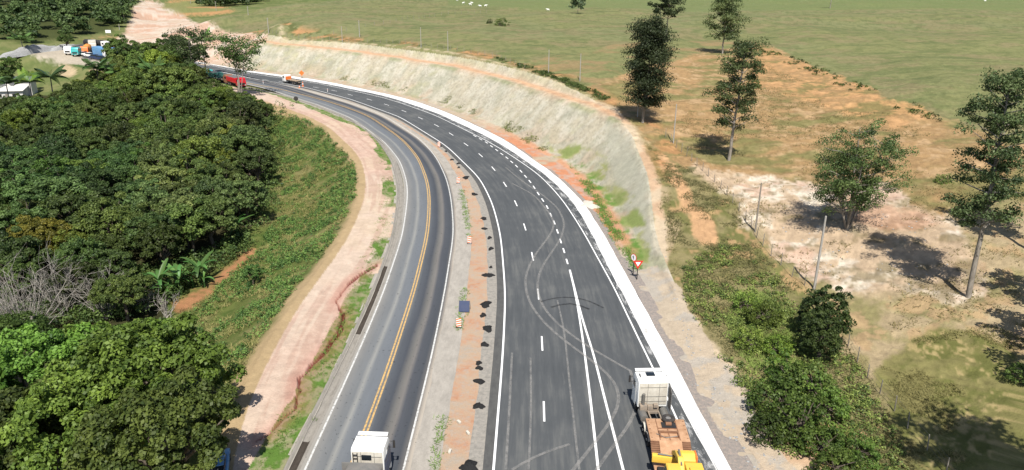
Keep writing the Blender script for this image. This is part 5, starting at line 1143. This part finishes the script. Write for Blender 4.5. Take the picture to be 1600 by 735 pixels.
# ---------------------------------------------------------------- signs and roadworks things
def sign(name, label, px, py, h, kind, cat='road sign', face=0.):
    p = at(px, py); r = empty(name, tuple(p), face); tag(r, label, cat); MB().cyl((0, 0, -.3), (0, 0, h), .06, 8).build('post', M['dark'], r)
    if kind == 'yield':
        def tri(s): return [(-s*.5, 0), (s*.5, 0), (0, -s*.87)]
        MB().profy([(a, h+.35+b) for a, b in tri(1.25)], -.08, -.05).build('red_border', M['signred'], r); MB().profy([(a, h+.17+b) for a, b in tri(.62)], -.092, -.08).build('white_centre', M['signwhite'], r)
    if kind == 'round':
        MB().cyl((0, -.06, h), (0, -.09, h), .48, 24).build('red_ring', M['signred'], r); MB().cyl((0, -.09, h), (0, -.10, h), .40, 24).build('white_face', M['signwhite'], r)
        MB().box((.0, -.105, h), (.09, .01, .5), rz=0).box((-.12, -.105, h+.05), (.18, .01, .09)).build('black_symbol', M['dark'], r)
    if kind == 'back': MB().cyl((0, .03, h), (0, .06, h), .6, 24).build('disc', M['signback'], r)
    if kind == 'diamond': MB().profy([(-.9, h), (0, h-.9), (.9, h), (0, h+.9)], -.08, -.05).build('diamond_panel', M['orange'], r)
    return r
sign('yield_sign', 'red and white triangular give-way sign beside the white gutter', 995, 437, 2.1, 'yield')
sign('round_sign', 'narrow-looking round sign just left of the give-way sign', 989, 430, 2.3, 'round', face=-.95)
sign('round_sign', 'dark round sign seen from behind on the grass strip of the old road', 463, 162, 1.3, 'back', face=.2)
sign('warning_sign', 'orange diamond roadworks sign at the foot of the far slope', 472, 122.5, 1.7, 'diamond')
def barrel(px, py, i, h=1.05, lab=None):
    p = atz(px, py); r = empty('traffic_cone', (p[0], p[1], 0)); tag(r, lab, 'traffic cone')
    MB().box((0, 0, .04), (.5, .5, .08)).build('base', M['orange'], r); MB().cyl((0, 0, .08), (0, 0, h), .2, 12, .08).build('cone', M['orange'], r); MB().cyl((0, 0, h*.45), (0, 0, h*.65), .165, 12, .135).build('white_band', M['signwhite'], r)
barrel(473.5, 135.5, 0, 1.5, 'orange and white cone behind the parked flatbed lorry'); barrel(468, 137.8, 0, .8, 'small cone just left of the one behind the flatbed lorry')
def marker(px, py, lab, h=1.1):
    p = atz(px, py); r = empty('marker_post', (p[0], p[1], 0)); tag(r, lab, 'marker post', 'white marker posts along the median')
    MB().cyl((0, 0, 0), (0, 0, h), .07, 8).build('post', M['signwhite'], r); MB().cyl((0, 0, h*.6), (0, 0, h*.75), .08, 8).build('band', M['orange'], r); MB().cyl((0, 0, 0), (0, 0, .06), .2, 10).build('base', M['dark'], r)
for px, py, lab in [(411.5, 131.5, 'white marker post in the median nearest the red lorry'), (512, 144.5, 'white marker post in the median right of the flatbed lorry')]: marker(px, py, lab)
def striped(px, py, lab, hd=0.):
    p = atz(px, py); r = empty('striped_barrier', (p[0], p[1], 0), hd); tag(r, lab, 'barrier', 'orange and white striped barriers in the median')
    MB().box((0, 0, .55), (.5, .06, 1.05)).build('board', M['signwhite'], r)
    for k in range(4): MB().add([(-.25, -.035, .1+k*.26), (.25, -.035, .22+k*.26), (.25, -.035, .35+k*.26), (-.25, -.035, .23+k*.26), (-.25, -.045, .1+k*.26), (.25, -.045, .22+k*.26), (.25, -.045, .35+k*.26), (-.25, -.045, .23+k*.26)], [(0, 3, 2, 1), (4, 5, 6, 7), (0, 1, 5, 4), (1, 2, 6, 5), (2, 3, 7, 6), (3, 0, 4, 7)]).build('stripe', M['orange'], r)
    MB().box((0, .1, .04), (.6, .5, .08)).build('foot', M['dark'], r)
striped(717, 512, 'striped barrier board below the dark blue panel'); striped(733.5, 381, 'striped barrier board in the median above the asphalt heaps'); striped(716, 287, 'striped barrier board farther up the median'); striped(686, 230, 'striped barrier board farthest up the median')
# leaning dark blue panel on its frame
p = atz(725, 489); r = empty('roadworks_panel', (p[0], p[1], 0), -.05); tag(r, 'dark blue roadworks panel leaning on a frame in the median', 'sign panel')
MB().add([(-.55, 0, .12), (.55, 0, .12), (.55, .55, 1.15), (-.55, .55, 1.15), (-.55, .04, .12), (.55, .04, .12), (.55, .59, 1.15), (-.55, .59, 1.15)], [(0, 1, 2, 3), (4, 7, 6, 5), (0, 4, 5, 1), (1, 5, 6, 2), (2, 6, 7, 3), (3, 7, 4, 0)]).build('panel', M['navy'], r)
for s in (-1, 1): MB().cyl((s*.58, 0, 0), (s*.58, .6, 1.22), .025, 6).build('leg', M['steel'], r); MB().cyl((s*.58, 1.0, 0), (s*.58, .6, 1.2), .025, 6).build('leg', M['steel'], r)
# heaps of black asphalt mix along the median
def heap(name, px, py, wpx, hpx, mat, label, cat, group=None, seed=0, hh=.28, z=None):
    rng = np.random.default_rng(seed); p = at(px, py); m = mpx(p); a = wpx*m/2; v = (px-800)/FPX; sinv = .5 if py > 300 else .35
    th = math.atan(CAM_H/math.hypot(p[0], p[1])); b = max(.25, hpx*m/2/math.sin(th)); n, k = 22, 6; V = [(0, 0, hh)]; 
    rad = 1+.0*np.arange(n); ph = rng.uniform(0, 6.3, 4); t_ = np.arange(n)/n*2*math.pi; rad = 1+.22*np.sin(2*t_+ph[0])+.18*np.sin(3*t_+ph[1])+.12*np.sin(5*t_+ph[2])+.07*np.sin(8*t_+ph[3])
    for j in range(1, k+1):
        q = j/k; z_ = hh*(1-q**1.5)*(1 if j < k else 0)-(.03 if j == k else 0)
        for i in range(n): V.append((math.cos(t_[i])*a*q*rad[i], math.sin(t_[i])*b*q*rad[i], z_+(rng.random()-.5)*hh*.35*(j < k)))
    F4 = [(1+i, 1+(i+1) % n, 0, 0) for i in range(n)]; me = bpy.data.meshes.new(name)
    F3 = [(0, 1+i, 1+(i+1) % n) for i in range(n)]+[(1+(j-1)*n+i, 1+j*n+i, 1+j*n+(i+1) % n, 1+(j-1)*n+(i+1) % n) for j in range(1, k) for i in range(n)]
    me.from_pydata(V, [], F3); me.update(); me.shade_smooth(); me.materials.append(mat); o = mobj(name, me); o.location = (p[0], p[1], p[2] if z is None else z); tag(o, label, cat, group); return o
t = NT('loose_black_asphalt_mix'); n_ = t.noise(14, 4, .8); t.bsdf(t.ramp(n_, [(.3, (.010, .010, .011)), (.7, (.028, .028, .028))]), .9, spec=.15, bump=n_, bstr=.8, bdist=.06); M['mix'] = t.m
t = NT('crushed_rock'); n_ = t.noise(2.5, 5, .8); t.bsdf(t.ramp(n_, [(.3, (.22, .22, .22)), (.7, (.42, .42, .41))]), .95, spec=.1, bump=n_, bstr=.8, bdist=.3); M['rock'] = t.m
t = NT('pale_sand'); n_ = t.noise(3, 5, .8); t.bsdf(t.ramp(n_, [(.3, (.42, .39, .33)), (.7, (.56, .53, .46))]), .95, spec=.1, bump=n_, bstr=.5, bdist=.1); M['sand'] = t.m
HP = [(706, 250, 7, 3), (716, 256, 7, 3), (717, 262, 5, 3), (697, 237, 5, 2), (689, 229, 5, 2), (728, 278, 13, 5), (741, 304, 11, 5), (756, 342, 12, 5), (757, 358, 10, 4), (765, 372, 9, 5), (767, 389, 10, 6), (767, 418, 5, 5), (763, 431, 20, 7), (759, 476, 20, 12), (755, 493, 13, 7), (762, 514, 20, 11), (757, 539, 16, 8), (748, 568, 13, 6), (749, 576, 13, 7), (749, 597, 19, 9), (748, 635, 19, 13), (733, 730, 36, 20)]
ORD = ['farthest up the median', 'second farthest', 'third farthest', 'fourth farthest', 'fifth farthest', 'a little way up the median', 'on the orange soil up the median', 'above the pair level with the road bulge', 'just below the one level with the road bulge', 'above the striped board', 'level with the striped board', 'tiny, between two larger ones', 'long and flat, above the dark blue panel', 'large, right of the dark blue panel', 'small, just below the large one by the panel', 'large, level with the foot of the panel board', 'pointed, below the large one by the panel', 'thin, upper of a close pair', 'lower of a close pair', 'curved like a hook', 'round, on grey grit', 'largest, at the bottom edge']
HP2 = sorted(HP, key=lambda h: h[1])
for i, (h, d) in enumerate(zip(HP2, ORD)): heap('asphalt_heap', h[0], h[1], h[2]*.9, h[3]*.8, M['mix'], 'black asphalt heap in the median, '+d, 'asphalt heap', 'heaps of asphalt mix along the median', i, .16+.008*h[2], z=0)
heap('gravel_heap', 48, 84, 30, 13, M['rock'], 'large grey gravel heap at the left end of the yard', 'gravel heap', seed=50, hh=3.2); heap('gravel_heap', 102, 77, 20, 7, M['rock'], 'smaller pale gravel heap beside the queue of lorries', 'gravel heap', seed=51, hh=2.)
heap('sand_patch', 921, 320, 28, 12, M['sand'], 'flat pale sand heap on the orange ledge beside the white gutter', 'sand heap', seed=52, hh=.25)
for px, py, lab in [(717, 661, 'brick-coloured block lying in the median beside the grey grit'), (703, 707, 'pale block lying in the median near the bottom edge'), (731, 678, 'small pale slab beside the new road edge, above the largest heap')]:
    p = atz(px, py); o = MB().box((0, 0, .1), (.2, .4, .2)).build('concrete_block', M['sand'], None, bevel=.02); o.location = (p[0], p[1], 0); o.rotation_euler[2] = random.uniform(-.4, .8); tag(o, lab, 'block')
# stones lying along the right-hand track
def stone_me(seed):
    bm = bmesh.new(); bmesh.ops.create_icosphere(bm, subdivisions=1, radius=1); rr = random.Random(seed)
    for v in bm.verts: v.co *= rr.uniform(.75, 1.15); v.co.z *= .6
    me = bpy.data.meshes.new('stone'); bm.to_mesh(me); bm.free(); me.materials.append(M['sand']); return me
SM = [stone_me(i) for i in range(4)]
q = scatter([(1085, 570), (1130, 620), (1200, 700), (1235, 735), (1170, 735), (1120, 660), (1070, 590)], 70, 31); q2 = scatter([(1040, 400), (1062, 480), (1110, 580), (1090, 580), (1048, 480)], 40, 32); q3 = scatter([(1200, 330), (1400, 310), (1500, 400), (1440, 450), (1280, 430)], 90, 33)
V = []; Fq = []
rs = random.Random(3)
for x, y, z in np.vstack([q, q2, q3]):
    s = rs.uniform(.05, .15); b = len(V); mm = SM[rs.randrange(4)]; a = rs.uniform(0, 6)
    V += [(x+(v.co.x*math.cos(a)-v.co.y*math.sin(a))*s, y+(v.co.x*math.sin(a)+v.co.y*math.cos(a))*s, z+v.co.z*s) for v in mm.vertices]; Fq += [tuple(i+b for i in p_.vertices) for p_ in mm.polygons]
me = bpy.data.meshes.new('loose_stones'); me.from_pydata(V, [], Fq); me.materials.append(M['rock']); tag(mobj('loose_stones', me), kind='stuff')
# ---------------------------------------------------------------- poles and fences
def pole(px, py, top, lab, r0=.13, mt='polegrey', arm=True):
    P = at(px, py); H = hfor(P, top); r = empty('utility_pole', tuple(P), random.uniform(-.4, .4)); tag(r, lab, 'utility pole'); MB().cyl((0, 0, -.3), (0, 0, H), r0, 10, r0*.7).build('pole', M[mt], r, smooth=True)
    if arm: MB().box((0, 0, H-.35), (1.1, .09, .09)).build('crossarm', M['wood'], r); [MB().cyl((x, 0, H-.3), (x, 0, H-.12), .04, 8).build('insulator', M['dark'], r) for x in (-.5, 0, .5)]
    return P[0], P[1], P[2]+H-.12
PL = [(535, 66, 41, 'pole farthest left along the crest of the cutting'), (658, 75, 43, 'pole on the crest, between the two left ones'), (700, 80, 49, 'short pole on the crest above the middle of the slope'), (857, 116, 78, 'slim pole on the crest left of the stouter one'), (906, 127, 84, 'stouter pole on the crest near the dark weeds'), (996, 183, 128, 'pale pole standing in front of the dense dark eucalyptus'),
      (1052, 224, 163, 'pole on the scrubby bank left of the slim open eucalyptus'), (1180, 363, 286, 'thin pole beside the fence on the pale soil'), (1272, 452, 338, 'thickest pole, rising behind the tall dark green bush')]
tops = [pole(a, b, c, d, r0=.12 if i < 8 else .15, arm=False, mt='wood' if i in (7,) else 'polegrey') for i, (a, b, c, d) in enumerate(PL)]
for px, py, top, lab in [(388, 24, 10, 'thin pole on the pasture edge above the earthworks'), (338, 17, 2, 'pole beside the far earthworks road'), (298, 6, -6, 'pale pole at the top edge beside the earthworks'), (205, 10, -3, 'pale pole at the edge of the far wood'), (195, 37, 24, 'pole at the foot of the far wood beside the earthworks'), (187, 47, 38, 'short pole left of the earthworks'), (420, 53, 28, 'thin dark pole on the pasture at the left'), (562, 58, 32, 'leaning dark pole on the pasture')]: pole(px, py, top, lab, r0=.16)
def fence(name, label, P, step, h, px_r=.05, wires=3, gates=None):
    W = pts_world(P)[:, :2]; R = resamp(W, step); z = height(R[:, 0], R[:, 1]); r = empty(name, (R[0][0], R[0][1], z[0])); tag(r, label, 'fence'); me = None; o0 = np.array([R[0][0], R[0][1], z[0]])
    pm = MB().cyl((0, 0, -.3), (0, 0, h), px_r*1.1, 7, px_r*.85).build('post', M['wood'], r, smooth=True)
    for i, (a, b) in enumerate(zip(R, z)):
        o = pm if i == 0 else mobj('post', pm.data, r); o.location = (a[0]-o0[0], a[1]-o0[1], b-z[0]); o.rotation_euler = (random.gauss(0, .05), random.gauss(0, .05), 0); o.scale = (1, 1, random.uniform(.85, 1.15))
    for k in range(wires):
        hz = h*(.3+.3*k); pts = [(a[0]-o0[0], a[1]-o0[1], b+hz-z[0]) for a, b in zip(R, z)]; tv, tf = tube([(pts, [.010]*len(pts))], 3); mobj('wire', npmesh('wire', tv, tf, M['wire']), r)
fence('wire_fence', 'wire fence with weathered posts running down the right side past the thicket', [(1040, 215), (1060, 235), (1093, 262), (1130, 300), (1165, 345), (1192, 385), (1211, 406), (1239, 434), (1262, 452), (1310, 520), (1366, 606), (1394, 636), (1418, 670), (1447, 702), (1478, 740)], 2.6, 1.45)
fence('pasture_fence', 'wire fence with small posts along the crest of the cutting', [(402, 56), (440, 57), (480, 61), (540, 65), (600, 68), (660, 73), (720, 82), (770, 90), (820, 108)], 3.2, 1.5, .05, 2)
fence('pasture_fence', 'faint wire fence climbing the pasture from the crest', [(500, 60), (540, 50), (600, 38), (680, 26), (760, 20)], 5, 1.4, .06, 0)
# ---------------------------------------------------------------- cattle, house
t = NT('pale_cattle_hide'); n_ = t.noise(2, 3, .6); t.bsdf(t.ramp(n_, [(.3, (.62, .6, .56)), (.7, (.78, .77, .74))]), .8, spec=.1); M['hide'] = t.m
def cow_mesh():
    V = [(0, -.75, 1.15), (0, -.2, 1.1), (0, .45, 1.12), (0, .85, 1.25), (0, 1.2, 1.3), (0, 1.5, 1.1)]; E = [(0, 1), (1, 2), (2, 3), (3, 4), (4, 5)]; R = [.3, .38, .36, .2, .15, .09]
    for y, b in ((.45, 2), (-.72, 0)):
        for s in (-1, 1):
            n = len(V); bk = -.06 if b == 0 else 0; V += [(s*.2, y, .8), (s*.2, y+bk, .42), (s*.2, y+.02, .03)]; E += [(b, n), (n, n+1), (n+1, n+2)]; R += [.14, .07, .06]
    n = len(V); V += [(0, -1.02, 1.05), (0, -1.05, .5)]; E += [(0, n), (n, n+1)]; R += [.05, .03]
    for s in (-1, 1): n = len(V); V += [(s*.24, 1.12, 1.42)]; E += [(4, n)]; R += [.04]
    me = bpy.data.meshes.new('cow'); me.from_pydata(V, E, []); o = bpy.data.objects.new('cow', me); COL.objects.link(o); m = o.modifiers.new('s', 'SKIN'); me.skin_vertices.new(name='') if not me.skin_vertices else None
    for v, r_ in zip(me.skin_vertices[0].data, R): v.radius = (r_, r_)
    me.skin_vertices[0].data[0].use_root = True; s_ = o.modifiers.new('u', 'SUBSURF'); s_.levels = 1
    dg = bpy.context.evaluated_depsgraph_get(); dg.update(); m2 = bpy.data.meshes.new_from_object(o.evaluated_get(dg)); bpy.data.objects.remove(o); m2.materials.clear(); m2.materials.append(M['hide']); m2.name = 'cow'; return m2
cm = cow_mesh()
for i, (px, py, a, lab) in enumerate([(735, 9, 1.3, 'white cow in the middle of the small group on the far pasture'), (724, 6.5, -1., 'white cow at the left of the small group on the far pasture'), (737, 6.5, 1.8, 'white cow right behind the middle one'), (750, 11.5, 1.4, 'white cow lowest of the small group on the far pasture'), (759, 11, -1.7, 'white cow at the right end of the small group'), (714, 2, 1.2, 'white cow highest up at the top edge'), (856, 17.5, 1.3, 'lone white cow left of the small grey-green tree'), (1539, 3, 1.5, 'lone white cow at the top edge on the right')]):
    p = at(px, py)
    if p is None: continue
    o = mobj('cow', cm); o.location = tuple(p); o.rotation_euler[2] = a; o.scale = (.85,)*3; tag(o, lab, 'cow', 'white cattle on the far pasture')
p = at(14, 150); hs = empty('house', (p[0], p[1], p[2]), .25); tag(hs, 'white-walled house with grey and white roofs among the palms at the left edge', 'house')
hs.location = (atz(10, 147, -4)[0], atz(10, 147, -4)[1], gz(*atz(10, 147, -4)))
t = NT('whitewashed_wall'); n_ = t.noise(.8, 5, .7); t.bsdf(t.ramp(n_, [(.3, (.5, .49, .46)), (.7, (.62, .61, .59))]), .9, bump=n_, bstr=.1); M['wall'] = t.m
t = NT('corrugated_grey_roof'); wv = t.n('ShaderNodeTexWave'); wv.inputs['Scale'].default_value = 6; t.l(t.obj(), wv.inputs[0]); t.bsdf(t.mix(t.noise(.7, 4, .6), (.16, .19, .23), (.26, .29, .32)), .6, spec=.3, bump=wv.outputs[1], bstr=.6, bdist=.05); M['roof'] = t.m
MB().box((0, 0, 1.3), (11, 5, 3.6)).build('wall', M['wall'], hs); MB().box((2, 5, 2.5), (9, 5, 6)).build('upper_wall', M['wall'], hs)
MB().prof([(2., 5.3), (5., 6.4), (8., 5.4), (8., 5.25), (5., 6.2), (2., 5.15)], -3, 7).build('roof', M['roof'], hs); MB().prof([(-3.1, 3.0), (2.4, 3.8), (2.4, 3.65), (-3.1, 2.85)], -1, 5.9).build('porch_roof', M['wall'], hs)
for x in (-3.5, -1, 3): f_ = MB().box((x, -2.52, 1.5), (1.1, .08, 1.1)).build('window', M['wood'], hs); MB().box((x, -2.57, 1.5), (.9, .04, .9)).build('pane', M['glass'], f_)
f_ = MB().box((1, -2.53, 1.), (.95, .08, 2.)).build('door', M['wood'], hs)
p = at(43, 149); sl = MB().box((0, 0, .5), (3.5, 2, .9)).build('shed', M['wall'], None, bevel=.03); sl.location = tuple(p); tag(sl, 'little low white shed right of the house', 'shed')
# small white hut and a notice board by the earthworks
p = at(170, 56); r = empty('site_board', tuple(p), .1); tag(r, 'white site board on two posts at the foot of the far wood', 'sign board'); MB().box((0, 0, 2.), (2.6, .1, 1.4)).build('board', M['signwhite'], r); [MB().cyl((x, .1, -.2), (x, .1, 2), .08, 8).build('post', M['wood'], r) for x in (-1.1, 1.1)]
